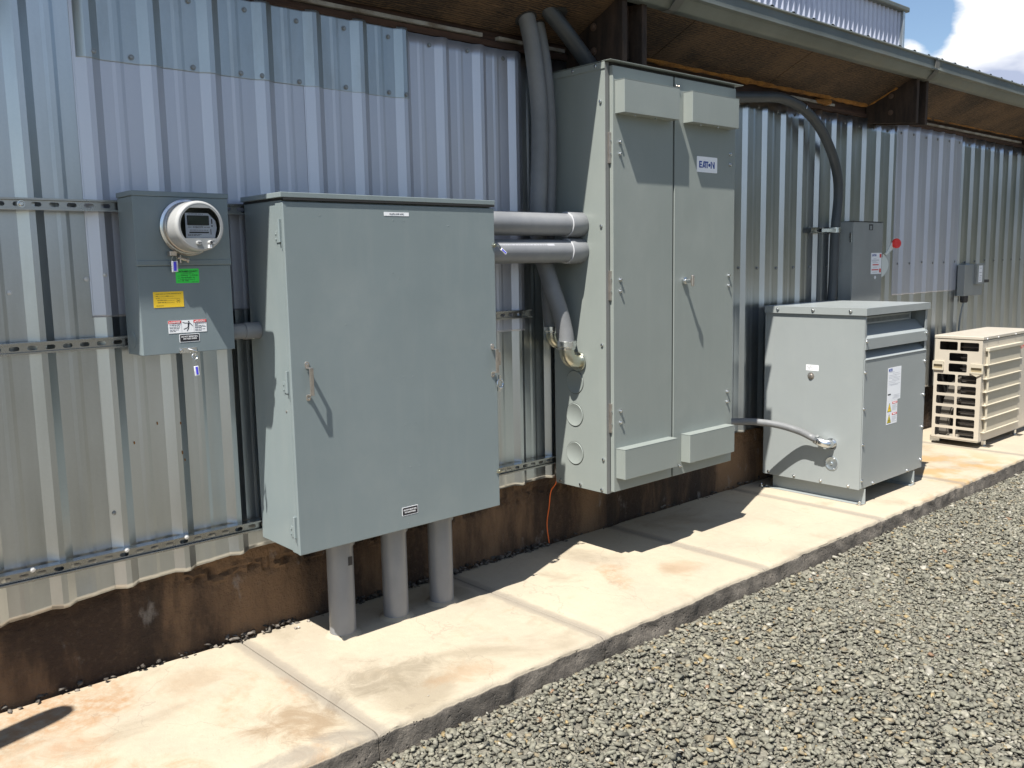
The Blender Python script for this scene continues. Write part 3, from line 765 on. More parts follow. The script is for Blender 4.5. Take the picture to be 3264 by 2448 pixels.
for x, z in [(-0.10, 1.50), (0.155, 1.54), (0.215, 1.555)]: rscrew(x, z, 'screw_white', 0.006)
for x, z in [(0.185, 0.66), (1.90, 0.95), (2.01, 1.52)]: rscrew(x, z, 'screw', 0.006)
# footing
def footing():
    xs = np.arange(-3.0, 12.0, 0.016); zs = np.arange(-0.10, 0.62, 0.012)
    v = []; n = len(xs)
    for z in zs:
        for x in xs:
            band = math.exp(-((z - 0.30 - 0.03 * fnoise(x, 0, 0, 1.4)) / 0.035) ** 2) * (1 if 0.45 < x < 3.4 else 0.25)
            y = 0.050 + 0.004 * fnoise(x, z, 0, 6.0) + 0.0025 * fnoise(x, z, 3, 25.0)
            y += band * (0.050 * abs(fnoise(x, z, 7, 22.0)) + 0.030 * fnoise(x, z, 5, 45.0))
            v.append((x, y, z))
    f = [(j * n + i, j * n + i + 1, (j + 1) * n + i + 1, (j + 1) * n + i) for j in range(len(zs) - 1) for i in range(n - 1)]
    MB().add(v, f, True).build('footing', 'found', bld, clean=False, label='stained brown concrete footing under the sheets')
    MB().box(-3, 12, 0.09, 0.3, -0.5, 0.6).build('footing_core', 'found', bld)
footing()
# frame behind the sheets, header board, strips
MB().box(-3, 13, 0.004, 0.10, 2.60, 2.735).build('header_board', 'header', bld, bevel=0.003)
MB().box(-3, 13, 0.02, 0.06, 0.5, 2.6).build('wall_lining', 'dark', bld)
MB().box(-3, 13, -0.013, 0.0035, 2.626, 2.655).build('top_board', 'header', bld, bevel=0.002)
for a, b in [(-3, 2.055), (2.16, 2.36), (2.45, 2.62), (4.7, 5.42), (6.93, 9.1)]:
    n = max(2, int((b - a) / 0.05)); v = []
    for i in range(n + 1):
        x = a + (b - a) * i / n; e = 0.002 * fnoise(x, 0, 0, 9)
        v += [(x, -0.026, 2.660 + e), (x, -0.026, 2.676 - e), (x, 0.004, 2.676 - e), (x, 0.004, 2.660 + e)]
    f = [(4 * i + q, 4 * i + 4 + q, 4 * i + 4 + (q + 1) % 4, 4 * i + (q + 1) % 4) for i in range(n) for q in range(4)] + [(0, 1, 2, 3), (4 * n + 3, 4 * n + 2, 4 * n + 1, 4 * n)]
    MB().add(v, f).build('trim_strip', 'strip', bld)
# soffit panels between beam ends
BX = [-0.62, 2.655, 5.93, 9.205, 12.48]
def soffit(x0, x1):
    n = max(3, int((x1 - x0) / 0.06)); m = 9; v = []
    for i in range(n + 1):
        x = x0 + (x1 - x0) * i / n
        for j in range(m + 1):
            t_ = j / m; y = -0.40 + 0.39 * t_; z = 2.885 - 0.185 * t_ + 0.004 * fnoise(x, y, 0, 5)
            if j == 0: y += 0.012 * fnoise(x, 1, 1, 8)
            v.append((x, y, z))
    q = len(v)
    v += [(a, b, c + 0.012) for a, b, c in v]
    f = []
    for i in range(n):
        for j in range(m):
            a = i * (m + 1) + j
            f.append((a, a + 1, a + m + 2, a + m + 1)); f.append((q + a, q + a + m + 1, q + a + m + 2, q + a + 1))
    for i in range(n):
        a = i * (m + 1); f.append((a, a + m + 1, q + a + m + 1, q + a)); a += m; f.append((a, q + a, q + a + m + 1, a + m + 1))
    for i in (0, n):
        for j in range(m):
            a = i * (m + 1) + j; f.append((a, q + a, q + a + 1, a + 1))
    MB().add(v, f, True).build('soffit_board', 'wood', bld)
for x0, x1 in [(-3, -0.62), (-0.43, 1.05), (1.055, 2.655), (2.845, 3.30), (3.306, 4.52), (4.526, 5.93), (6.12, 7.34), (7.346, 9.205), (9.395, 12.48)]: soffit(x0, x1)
# crumbling board edge behind the gutter
v = []; n = 420
for i in range(n + 1):
    x = -3 + 16 * i / n; e = 0.008 * fnoise(x, 0, 0, 12) + 0.010 * max(0, fnoise(x, 3, 0, 2.2))
    v += [(x, -0.425, 2.868 + 0.006 * fnoise(x, 5, 0, 20)), (x, -0.372 + e, 2.866 + 0.5 * e), (x, -0.372 + e, 2.90), (x, -0.425, 2.90)]
f = [(4 * i + q, 4 * i + 4 + q, 4 * i + 4 + (q + 1) % 4, 4 * i + (q + 1) % 4) for i in range(n) for q in range(4)]
MB().add(v, f).build('fascia_board', 'wood_edge', bld)
for bx in BX:
    zb = 2.53
    m1 = MB(); ptsyz = [(-0.395, 2.54), (-0.395, 2.868), (0.0, 2.868), (0.0, 2.585)]
    def side(mb, xa, xb):
        mb.add([(xa, p[0], p[1]) for p in ptsyz] + [(xb, p[0], p[1]) for p in ptsyz], [(0, 1, 2, 3), (7, 6, 5, 4), (0, 4, 5, 1), (1, 5, 6, 2), (2, 6, 7, 3), (3, 7, 4, 0)])
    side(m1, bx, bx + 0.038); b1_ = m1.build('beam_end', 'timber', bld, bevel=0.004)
    m2 = MB(); side(m2, bx + 0.152, bx + 0.19); m2.build('beam_end', 'timber', bld, bevel=0.004)
    MB().box(bx + 0.040, bx + 0.150, -0.31, 0.0, 2.60, 2.866).build('beam_packer', 'timber', bld, bevel=0.004)
    for zz in (2.64, 2.76): bolt(b1_, (bx, -0.20, zz), FX, 0.014, 0.012, 'rust_bolt', 'beam_bolt')
# beads of foam where soffit meets wall and beams
def foam(pts, r0, seed):
    P = resample(smooth_path(pts, 10), 0.02)
    P = [p + Vector((0, 0.004 * fnoise(p.x, seed, 0, 20), 0.006 * fnoise(p.x, 0, seed, 16))) for p in P]
    R_ = [max(0.003, r0 * (1 + 0.8 * fnoise(p.x, p.y * 3, seed, 9))) for p in P]
    MB().tube(P, R_, 9).build('foam_bead', 'foam', bld)
foam([(2.87, -0.032, 2.716), (3.6, -0.03, 2.714), (4.8, -0.03, 2.712), (5.9, -0.03, 2.714)], 0.017, 1)
foam([(5.915, -0.03, 2.72), (5.915, -0.14, 2.766), (5.915, -0.26, 2.822)], 0.013, 2)
foam([(6.9, -0.03, 2.714), (8.0, -0.03, 2.712), (9.18, -0.03, 2.714)], 0.007, 3)
foam([(5.16, -0.02, 2.675), (5.25, -0.035, 2.672), (5.33, -0.04, 2.68)], 0.016, 4)
foam([(6.24, -0.16, 2.66), (6.27, -0.15, 2.665)], 0.014, 5)
# gutter
def gutter(x0, x1):
    prof = [(-0.478, 2.995), (-0.480, 3.000), (-0.468, 3.003), (-0.465, 2.998)][::-1]
    outer = [(-0.466, 3.000), (-0.484, 3.000), (-0.487, 2.993), (-0.476, 2.986), (-0.478, 2.930), (-0.487, 2.926), (-0.488, 2.917), (-0.462, 2.912), (-0.455, 2.896), (-0.438, 2.878), (-0.424, 2.862), (-0.418, 2.859), (-0.372, 2.859), (-0.371, 2.98)]
    n = int((x1 - x0) / 0.12); v = []; m = len(outer)
    for i in range(n + 1):
        x = x0 + (x1 - x0) * i / n
        for y, z in outer: v.append((x, y + 0.0015 * fnoise(x, z, 0, 4), z + 0.002 * fnoise(x, 0, 0, 1.2)))
    f = [(i * m + j, (i + 1) * m + j, (i + 1) * m + j + 1, i * m + j + 1) for i in range(n) for j in range(m - 1)]
    o = MB().add(v, f, True).build('gutter', 'gutter', bld, clean=False)
    s_ = o.modifiers.new('thickness', 'SOLIDIFY'); s_.thickness = 0.0015; s_.offset = 1
    return o
gutter(-3.0, 0.0); gutter(0.0, 3.02); gutter(3.02, 6.045); gutter(6.05, 9.07); gutter(9.075, 13)
for gx in (0.0, 3.02, 6.047, 9.07):
    mb = MB(); pr = [(-0.470, 3.004), (-0.4855, 3.004), (-0.4855, 2.915), (-0.468, 2.897), (-0.440, 2.872), (-0.420, 2.8555), (-0.37, 2.8555), (-0.37, 2.8635), (-0.418, 2.8635), (-0.470, 2.92), (-0.470, 3.004)]
    w = [0.5 + 0.5 * fnoise(gx * 3.3, i, 0, 1) for i in range(len(pr))]
    mb.add([(gx - 0.025 - 0.008 * q, a, b) for (a, b), q in zip(pr[:-1], w)] + [(gx + 0.03 + 0.008 * q, a, b) for (a, b), q in zip(pr[:-1], w[::-1])],
           [tuple(range(10)), tuple(range(10, 20))[::-1]] + [(i, (i + 1) % 10, 10 + (i + 1) % 10, 10 + i) for i in range(10)])
    mb.build('gutter_joint', mat('caulk', (0.10, 0.10, 0.09), 0.8) if 'caulk' not in bpy.data.materials else bpy.data.materials['caulk'], bld)
# roof sheets: ribs show as bumps above the gutter
def roof():
    v = []; xs = []; 
    for k in range(-13, 58):
        for u, h in PROF: xs.append((k * RP + u, h))
    rows = [(-0.470, 2.998), (8.2, 3.75)]
    for y, z in rows:
        for x, h in xs: v.append((x, y, z + h))
    n = len(xs)
    f = [(i, i + 1, n + i + 1, n + i) for i in range(n - 1)]
    o = MB().add(v, f).build('roof', 'galv_dirty', bld, clean=False, label='shallow ribbed metal roof')
    s_ = o.modifiers.new('thickness', 'SOLIDIFY'); s_.thickness = 0.001
    MB().add([(-3, -0.36, 2.905), (13, -0.36, 2.905), (13, -0.36, 3.0), (-3, -0.36, 3.0), (-3, 8.2, 2.95), (13, 8.2, 2.95), (13, 8.2, 3.74), (-3, 8.2, 3.74)], [(0, 1, 2, 3), (4, 7, 6, 5), (0, 4, 5, 1), (3, 2, 6, 7), (0, 3, 7, 4), (1, 5, 6, 2)]).build('roof_deck', 'timber', bld)
    MB().box(12.95, 13.0, 0.1, 8.2, -0.1, 2.95).box(-3.0, -2.95, 0.1, 8.2, -0.1, 2.95).box(-3, 13, 8.15, 8.2, -0.1, 2.95).build('end_wall', 'galv_dirty', bld)
roof()
# clerestory block behind
ub = thing('upper_building', 'taller ribbed metal building rising behind the eave', 'building', (10, 8.3, 0))
def drips():
    for x, z, L in ((0.373, 0.984, 0.012), (0.281, 0.920, 0.011), (0.456, 0.859, 0.014), (0.466, 0.826, 0.010), (0.457, 0.975, 0.010)):
        MB(front((0, -prof_y(x) - 0.0032, 0))).prism([(x - 0.003, z), (x + 0.002, z + 0.001), (x + 0.003, z - L * 0.8), (x, z - L), (x - 0.002, z - L * 0.8)], 0, 0.0006).build('paint_drip', 'foam', bld)
drips()
def upper():
    PX = [(-0.050, 0), (-0.010, 0.045), (0.005, 0.045), (0.02, 0)]
    xs = []
    for k in range(0, 96):
        for u, h in PX:
            x = 2.0 + k * RP + u
            if x < 23.72: xs.append((x, h))
    xs.append((23.76, 0)); v = []
    for z in (3.0, 5.5, 8.02):
        for x, h in xs: v.append((x, 8.25 - h, z))
    n = len(xs); f = [(j * n + i, j * n + i + 1, (j + 1) * n + i + 1, (j + 1) * n + i) for j in range(2) for i in range(n - 1)]
    MB().add(v, f).build('wall_cladding', mat('white_zinc_cladding', (0.38, 0.40, 0.49), 0.45, metal=0.3, col2=(0.44, 0.46, 0.55), vscale=0.8), ub, clean=False)
    MB().box(1.9, 23.72, 8.3, 12, 0.0, 8.0).build('core_wall', 'galv_dirty', ub)
    MB().box(23.70, 23.80, 8.12, 8.30, 3.0, 8.0).build('corner_trim', 'galv_dirty', ub, bevel=0.01)
    MB().box(1.8, 23.98, 8.08, 12.2, 8.0, 8.13).build('roof_trim', 'gutter', ub, bevel=0.03)
upper()

# unseen oval body on an arm, added to cast a shadow on the path
shadow_caster = thing('added_shadow_caster', 'unseen grey oval body on an arm, added to cast a shadow on the path', 'shadow_caster', (-1.5, 0, 1.9))
MB().cyl((-1.52, -0.0, 1.9), (-1.52, -0.03, 1.9), 0.05).build('mount_plate', 'paintE', shadow_caster)
MB().tube(smooth_path([(-1.52, -0.03, 1.9), (-1.53, -0.25, 1.93), (-1.52, -0.50, 1.93), (-1.45, -0.60, 1.91)], 8), 0.014).build('arm', 'paintE', shadow_caster)
MB().lathe([(max(0.002, 0.062 * (1 - (abs(q) / 0.25) ** 5) ** 0.5), q) for q in np.linspace(-0.25, 0.25, 21)], 28, (-1.245, -0.535, 1.9), (0.95, 0.3, 0)).build('caster_head', 'paintE', shadow_caster)

# ================================================================== STRUT CHANNELS
def strut(x0, x1, ztop, label, slot0=0.0):
    H = 0.041; z0 = ztop - H; yb, yf = -0.0440, -0.0600
    mb = MB(front((0, yb, 0)))
    holes = []; p = 0.0575; k = math.ceil((x0 + 0.02 - slot0) / p)
    while slot0 + k * p + 0.033 < x1 - 0.012:
        a = slot0 + k * p; holes.append(rrect(a, a + 0.033, z0 + 0.0125, z0 + 0.0280, 0.0076, 4)); k += 1
    mb.plate([(x0, z0), (x1, z0), (x1, ztop), (x0, ztop)], holes, 0.0, 0.0022)
    m2 = MB()
    t_ = 0.0023
    m2.box(x0, x1, yb - 0.0022, yf + t_, ztop - t_, ztop).box(x0, x1, yb - 0.0022, yf + t_, z0, z0 + t_).box(x0, x1, -0.0197, yb, ztop - t_, ztop).box(x0, x1, -0.0197, yb, z0, z0 + t_)
    m2.box(x0, x1, yf, yf + t_, ztop - 0.0065, ztop).box(x0, x1, yf, yf + t_, z0, z0 + 0.0065)
    m2.box(x0, x1, yf + t_, yf + 0.007, ztop - 0.0065, ztop - 0.0065 + 0.0015).box(x0, x1, yf + t_, yf + 0.007, z0 + 0.0050, z0 + 0.0065)
    mb.v += m2.v and []
    b = len(mb.v); mb.v += m2.v; mb.f += [tuple(i + b for i in f) for f in m2.f]; mb.sm += m2.sm
    o = mb.build('strut_channel', 'strut')
    tag(o, label, 'strut', 'slotted strut channels bolted across the wall')
    return o
s1 = strut(-2.0, 1.74, 1.822, 'top slotted strut channel running behind the round meter', -0.018)
s2 = strut(-2.0, 2.325, 1.328, 'middle slotted strut channel level with the foot of the meter box', -0.0126)
s3 = strut(-2.0, 2.50, 0.523, 'lowest slotted strut channel just above the sheet bottoms', 0.01)
s4 = strut(5.10, 5.44, 1.783, 'short strut channel piece holding the thick black hose near the safety switch', 0.0)
for o, x, z in [(s3, 0.205, 0.535), (s3, 0.435, 0.535), (s3, -0.12, 0.538)]: bolt(o, (x, -0.0600, z + 0.004 - 0.018), FY, 0.006, 0.007, 'screw_white', 'screw')
for o, x, z in [(s2, 1.93, 1.3075), (s2, -0.29, 1.3075), (s1, -0.05, 1.8015)]: bolt(o, (x, -0.0462, z), FY, 0.009, 0.012, 'zinc', 'bolt')

# ================================================================== LABEL HELPERS
def lines(mb, x0, x1, rows, h=0.0022, w0=0.0009, gaps=True, seed=0):
    r = random.Random(seed)
    for z, a, b in rows:
        u = x0 + (x1 - x0) * a; e = x0 + (x1 - x0) * b
        while u < e:
            L = min(r.uniform(0.004, 0.013), e - u)
            mb.box(u, u + L, z - h / 2, z + h / 2, w0, w0 + 0.0004); u += L + 0.0018
    return mb
def sticker(parent, tf, x0, x1, z0, z1, material, name='label', r=0.0, label=None):
    mb = MB(tf)
    if r: mb.prism(rrect(x0, x1, z0, z1, r), 0.0002, 0.0009)
    else: mb.box(x0, x1, z0, z1, 0.0002, 0.0009)
    return mb.build(name, material, parent, label=label)

# ================================================================== METER SOCKET BOX
mx0, mx1 = 0.265, 0.615
ms_ = thing('meter_box', 'tall grey meter enclosure with green, yellow and red stickers on the left', 'electrical box', (0.44, -0.06, 1.26))
MB().box(mx0, mx1, -0.0605, -0.206, 1.262, 1.829).build('enclosure', 'paintM', ms_, bevel=0.003)
MB().box(mx0 - 0.004, mx1 + 0.004, -0.0605, -0.216, 1.8295, 1.8475).build('rain_lid', 'paintM', ms_, bevel=0.002)
MB().box(0.415, 0.50, -0.07, -0.14, 1.8476, 1.854).build('hub_plate', 'paintM', ms_, bevel=0.002)
MB().box(mx0 - 0.0015, mx1 + 0.0015, -0.206, -0.2135, 1.5845, 1.8292).build('upper_cover', 'paintM', ms_, bevel=0.0025)
MB().box(mx0 - 0.002, mx1 + 0.003, -0.200, -0.2155, 1.583, 1.604).build('cover_ridge', 'paintM', ms_, bevel=0.004, seg=3)
MB().box(mx0 + 0.001, mx1 - 0.001, -0.206, -0.2105, 1.2625, 1.582).build('lower_cover', 'paintM', ms_, bevel=0.002)
MB(left((mx0, 0, 0))).lathe([(0.031, 0), (0.031, 0.0012), (0.029, 0.0016)], 32, (0.12, 1.316, 0)).build('knockout', 'paintM', ms_)
tfL = front((0, -0.2105, 0))
gs = sticker(ms_, tfL, 0.402, 0.489, 1.519, 1.571, 'green', 'label', 0.003, 'bright green inspection sticker')
gt = MB(tfL); gt.text('CLACKAMAS COUNTY', 0.078, 0.0062, 0.4455, 1.5615, w0=0.0007, bold=0.012)
lines(gt, 0.406, 0.485, [(1.556, .3, .7), (1.552, .2, .8), (1.545, .02, .14), (1.545, .6, .68), (1.5375, .02, .16), (1.532, .15, .85), (1.527, .03, .2), (1.5225, .7, .97)], 0.0011, seed=1)
gt.text('Existing', 0.026, 0.0045, 0.434, 1.5465, w0=0.0007).text('5-30-06', 0.022, 0.004, 0.473, 1.547, w0=0.0007).text('Serv & Feeder  ok', 0.05, 0.0042, 0.447, 1.539, w0=0.0007).text('TR  WD', 0.026, 0.004, 0.436, 1.5275, w0=0.0007)
gt.build('lettering', 'black', gs)
ys = sticker(ms_, tfL, 0.315, 0.4255, 1.433, 1.490, 'yellow', 'label', 0, 'plain yellow form sticker')
yt = MB(tfL); lines(yt, 0.319, 0.421, [(1.482, .05, .95), (1.474, .05, .12), (1.474, .42, .5), (1.466, .05, .18), (1.459, .1, .42), (1.4515, .1, .4), (1.440, .05, .3)], 0.0013, seed=2)
for z, a, b in [(1.4585, .42, .7), (1.451, .4, .7), (1.4655, .2, .9), (1.4735, .13, .7)]: yt.box(0.319 + 0.102 * a, 0.319 + 0.102 * b, z - 0.0012, z - 0.0008, 0.0009, 0.0012)
for a in range(4):
    th = math.radians(90 * a + 12); cx, cz = 0.4055, 1.4555
    p = Vector((cx + 0.0075 * math.cos(th), cz + 0.0075 * math.sin(th), 0)); q = Vector((cx + 0.0075 * math.cos(th + 1.1), cz + 0.0075 * math.sin(th + 1.1), 0)); d = (q - p).normalized().cross(Vector((0, 0, 1))) * 0.0004
    yt.add([p + d + Vector((0, 0, .0012)), q + d + Vector((0, 0, .0012)), q - d + Vector((0, 0, .0012)), p - d + Vector((0, 0, .0012))], [(0, 1, 2, 3)])
yt.box(0.401, 0.410, 1.4547, 1.4565, 0.0009, 0.0013)
yt.build('lettering', 'black', ys)
ds = sticker(ms_, tfL, 0.362, 0.506, 1.337, 1.383, 'white', 'label', 0, 'white and red danger sticker with falling figure')
MB(tfL).box(0.3625, 0.410, 1.3725, 1.3826, 0.0009, 0.0013).box(0.457, 0.5055, 1.3725, 1.3826, 0.0009, 0.0013).build('banner', 'red', ds)
dt = MB(tfL); dt.text('DANGER', 0.034, 0.0062, 0.390, 1.3775, w0=0.0014, bold=0.01).text('PELIGRO', 0.034, 0.0062, 0.4835, 1.3775, w0=0.0014, bold=0.01)
dt.prism([(0.3655, 1.3745), (0.3715, 1.3745), (0.3685, 1.380)], 0.0014, 0.0018).prism([(0.4600, 1.3745), (0.466, 1.3745), (0.463, 1.380)], 0.0014, 0.0018)
dt.build('banner_lettering', 'white', ds)
df = MB(tfL)
lines(df, 0.364, 0.408, [(1.3665, .05, .97), (1.3605, .05, .93), (1.3555, .05, .9), (1.3495, .05, .8), (1.3445, .05, .55)], 0.0015, seed=3)
lines(df, 0.459, 0.504, [(1.369, .05, .97), (1.3655, .05, .3), (1.361, .05, .85), (1.3565, .05, .97), (1.353, .05, .6), (1.3475, .05, .9), (1.343, .05, .6)], 0.0013, seed=4)
def limb(mb, pts, r):
    for a, b in zip(pts, pts[1:]):
        a = Vector((*a, 0)); b = Vector((*b, 0)); d = (b - a).normalized().cross(Vector((0, 0, 1))) * r; h = Vector((0, 0, 0.0013))
        mb.add([a + d + h, b + d + h, b - d + h, a - d + h], [(0, 1, 2, 3)])
df.prism(circ(0.4385, 1.3775, 0.0027, 12), 0.0009, 0.0013)
limb(df, [(0.438, 1.3735), (0.4365, 1.3625)], 0.0030); limb(df, [(0.437, 1.3725), (0.424, 1.3725), (0.415, 1.376)], 0.0012)
limb(df, [(0.440, 1.3735), (0.447, 1.367), (0.452, 1.361)], 0.0013); limb(df, [(0.437, 1.363), (0.4325, 1.355), (0.418, 1.350)], 0.0013); limb(df, [(0.4375, 1.363), (0.437, 1.353), (0.430, 1.343)], 0.0014)
df.box(0.4105, 0.4109, 1.3375, 1.3825, 0.0009, 0.0012).box(0.4565, 0.4569, 1.3375, 1.3825, 0.0009, 0.0012)
df.build('lettering', 'black', ds)
ns = sticker(ms_, tfL, 0.400, 0.4765, 1.302, 1.332, 'white', 'label', 0.003, 'black sticker with white border')
MB(tfL).prism(rrect(0.4022, 0.4743, 1.3042, 1.3298, 0.002), 0.0009, 0.0012).build('black_field', 'black', ns)
MB(tfL).text('DO NOT BREAK SEAL', 0.062, 0.0056, 0.4385, 1.3225, w0=0.0013, bold=0.012).text('NO FUSES INSIDE', 0.051, 0.0056, 0.4400, 1.3145, w0=0.0013, bold=0.012).build('lettering', 'white', ns)
# bottom hasp, ring and seal
MB().box(0.398, 0.462, -0.2106, -0.2125, 1.262, 1.282).build('hasp', 'zinc', ms_, bevel=0.001)
bolt(ms_, (0.404, -0.2126, 1.273), FY, 0.0062, 0.006, 'zinc', 'bolt')
MB().tube([Vector((0.447, -0.225, 1.247)) + Vector((0.0095 * math.cos(a), 0.002 * math.sin(a), 0.0105 * math.sin(a))) for a in np.linspace(0, 2 * math.pi, 21)], 0.0022, 8, cap=False).build('ring', 'zinc', ms_)
MB().tube(smooth_path([(0.430, -0.213, 1.276), (0.447, -0.224, 1.270), (0.458, -0.222, 1.266)], 5), 0.003, 8).build('hasp_pin', 'zinc', ms_)
def seal_tag(top, bottom, w, label, mats=('clear', 'sealblue')):
    t_ = thing('seal_tag', label, 'seal', top, 'plastic seal tags')
    top, bottom = Vector(top), Vector(bottom)
    ax = (bottom - top).normalized(); L = (bottom - top).length
    si_ = ax.cross(FY).normalized()
    a = top + ax * L * 0.42
    MB().tube(smooth_path([top, a - si_ * w * 0.45 - ax * L * 0.12, a - si_ * w * 0.3], 6), 0.0009, 6).tube(smooth_path([top, a + si_ * w * 0.45 - ax * L * 0.12, a + si_ * w * 0.3], 6), 0.0009, 6).build('wire', 'zinc', t_)
    def slabq(p, q, hw, th, mat_, nm):
        mb = MB(); vs = []
        for c_ in (p, q):
            for s_ in (-1, 1):
                for k_ in (-1, 1): vs.append(c_ + si_ * hw * s_ + FY * th * k_)
        mb.add(vs, [(0, 1, 3, 2), (4, 6, 7, 5), (0, 4, 5, 1), (2, 3, 7, 6), (0, 2, 6, 4), (1, 5, 7, 3)]); mb.build(nm, mat_, t_, bevel=0.001)
    slabq(a, bottom, w / 2, 0.0035, mats[0], 'tag_body')
    slabq(a + ax * 0.002, bottom - ax * 0.004, w / 4, 0.0041, mats[1], 'tag_insert')
    return t_
seal_tag((0.447, -0.227, 1.237), (0.4525, -0.226, 1.176), 0.0165, 'blue and clear seal tag dangling below the meter box')
seal_tag((0.389, -0.243, 1.628), (0.392, -0.232, 1.560), 0.0215, 'blue and clear seal tag hanging beside the green sticker')

# ================================================================== ELECTRIC METER
mt = thing('electric_meter', 'round grey electricity meter with black display on the left box', 'meter', (0.452, -0.2136, 1.72))
cx, cz = 0.452, 1.7205
MB().lathe([(0.098, 0), (0.101, 0.004), (0.101, 0.012), (0.096, 0.016), (0.092, 0.017)], 56, (cx, -0.2136, cz), FY, cap=False).build('base_ring', 'zinc', mt)
MB().lathe([(0.0915, 0.010), (0.0915, 0.034), (0.0895, 0.036)], 56, (cx, -0.2136, cz), FY, cap=False).build('socket_band', 'steel', mt)
MB().lathe([(0.0895, 0.030), (0.0895, 0.112), (0.0885, 0.120), (0.0850, 0.1265), (0.082, 0.1285), (0.079, 0.1285)], 64, (cx, -0.2136, cz), FY, cap=False).build('shell', 'meter_shell', mt)
def cutcirc(r, zlo, zhi, n=60):
    pts = []
    for k in range(n):
        a = 2 * math.pi * k / n; x, z = r * math.cos(a), r * math.sin(a)
        pts.append((x, max(zlo, min(zhi, z))))
    return pts
win = cutcirc(0.0735, -0.0425, 0.064)
MB(front((cx, -0.2136 - 0.124, cz))).plate(circ(0, 0, 0.0815, 60), [win], 0.0, 0.004).build('face_bezel', 'bezel', mt)
MB(front((cx, -0.2136 - 0.085, cz))).prism(circ(0, 0, 0.084, 48), 0.0, 0.003).build('inner_well', 'dark', mt)
fp = MB(front((cx, -0.2136 - 0.114, cz)))
fp.prism([(-0.050, -0.0415), (-0.050, 0.046), (0.034, 0.046), (0.060, 0.020), (0.064, -0.005), (0.055, -0.0415)], 0.0, 0.002)
face = fp.build('face_plate', mat('meter_dial', (0.66, 0.70, 0.78), 0.45), mt)
MB(front((cx, -0.2136 - 0.1165, cz))).prism(rrect(-0.0445, 0.0355, 0.003, 0.0375, 0.003), 0.0, 0.0025).build('display_frame', 'black', face)
MB(front((cx, -0.2136 - 0.1192, cz))).box(-0.0405, 0.0315, 0.0065, 0.034, 0.0, 0.0005).build('display', 'lcd', face)
tt = MB(front((cx, -0.2136 - 0.1160, cz)))
tt.text('31061373', 0.036, 0.0050, -0.006, -0.0035, w0=0.0002, bold=0.01)
tt.box(-0.038, 0.034, -0.0245, -0.0195, 0.0, 0.0004)
lines(tt, -0.044, 0.04, [(0.0425, .05, .7), (-0.0035, 0.02, .2), (-0.0035, .72, .98), (-0.014, .1, .9), (-0.029, .0, .6), (-0.033, .0, .5)], 0.0016, w0=0.0, seed=5)
tt.box(0.0445, 0.0485, 0.009, 0.026, 0, 0.0004).box(0.0445, 0.0485, -0.002, 0.004, 0, 0.0004).box(0.0400, 0.0425, -0.029, -0.010, 0, 0.0004)
tt.build('dial_print', 'black', face)
MB(front((cx, -0.2136 - 0.1225, cz))).prism(win, 0.0, 0.0005).build('cover_glass', 'glass', mt)
bz = -0.2136 - 0.128
MB(front((cx, bz, cz))).prism(rrect(-0.022, -0.003, -0.066, -0.0515, 0.006), 0.0, 0.010).build('optical_port', 'meter_shell', mt, bevel=0.002)
MB(front((cx, bz - 0.0102, cz))).prism(circ(-0.0145, -0.0585, 0.0024, 12), 0.0, 0.0006).prism(circ(-0.0080, -0.0585, 0.0024, 12), 0.0, 0.0006).build('port_pin', 'black', mt)
MB(front((cx, bz, cz))).lathe([(0.0075, 0), (0.0075, 0.014), (0.006, 0.016)], 20, (0.0285, -0.0575, 0)).build('demand_reset', 'meter_shell', mt)
MB(front((cx, bz - 0.0165, cz))).prism(circ(0.0285, -0.0575, 0.0048, 16), 0, 0.0006).build('reset_face', 'black', mt)
MB(front((cx, bz, cz))).box(0.022, 0.0265, -0.078, -0.066, 0.0, 0.010).box(0.028, 0.0335, -0.078, -0.066, 0.0, 0.010).build('seal_hasp', 'white', mt, bevel=0.001)
MB(front((cx, bz, cz))).plate([(0.036, -0.063), (0.050, -0.063), (0.050, -0.049), (0.036, -0.049)], [[(0.0375, -0.0615), (0.0485, -0.0615), (0.0485, -0.0505), (0.0375, -0.0505)]], 0.0, 0.001).build('blank_tag_frame', 'meter_shell', mt)
# clamp ring screw at the bottom
MB().box(0.372, 0.398, -0.222, -0.247, 1.618, 1.634).build('ring_lug', 'steel', mt, bevel=0.002)
MB().box(0.408, 0.412, -0.217, -0.247, 1.592, 1.622).build('ring_lug', 'steel', mt, bevel=0.001)
MB().cyl((0.405, -0.235, 1.612), (0.440, -0.240, 1.601), 0.0055, 12).cyl((0.436, -0.2395, 1.602), (0.442, -0.2405, 1.600), 0.0085, 12).build('ring_screw', 'steel', mt)
MB().tube([Vector((cx, -0.2300, cz)) + Vector((0.1015 * math.cos(a), 0, 0.1015 * math.sin(a))) for a in np.linspace(math.radians(215), math.radians(300), 16)], 0.0018, 6).build('ring_lip', 'steel', mt)

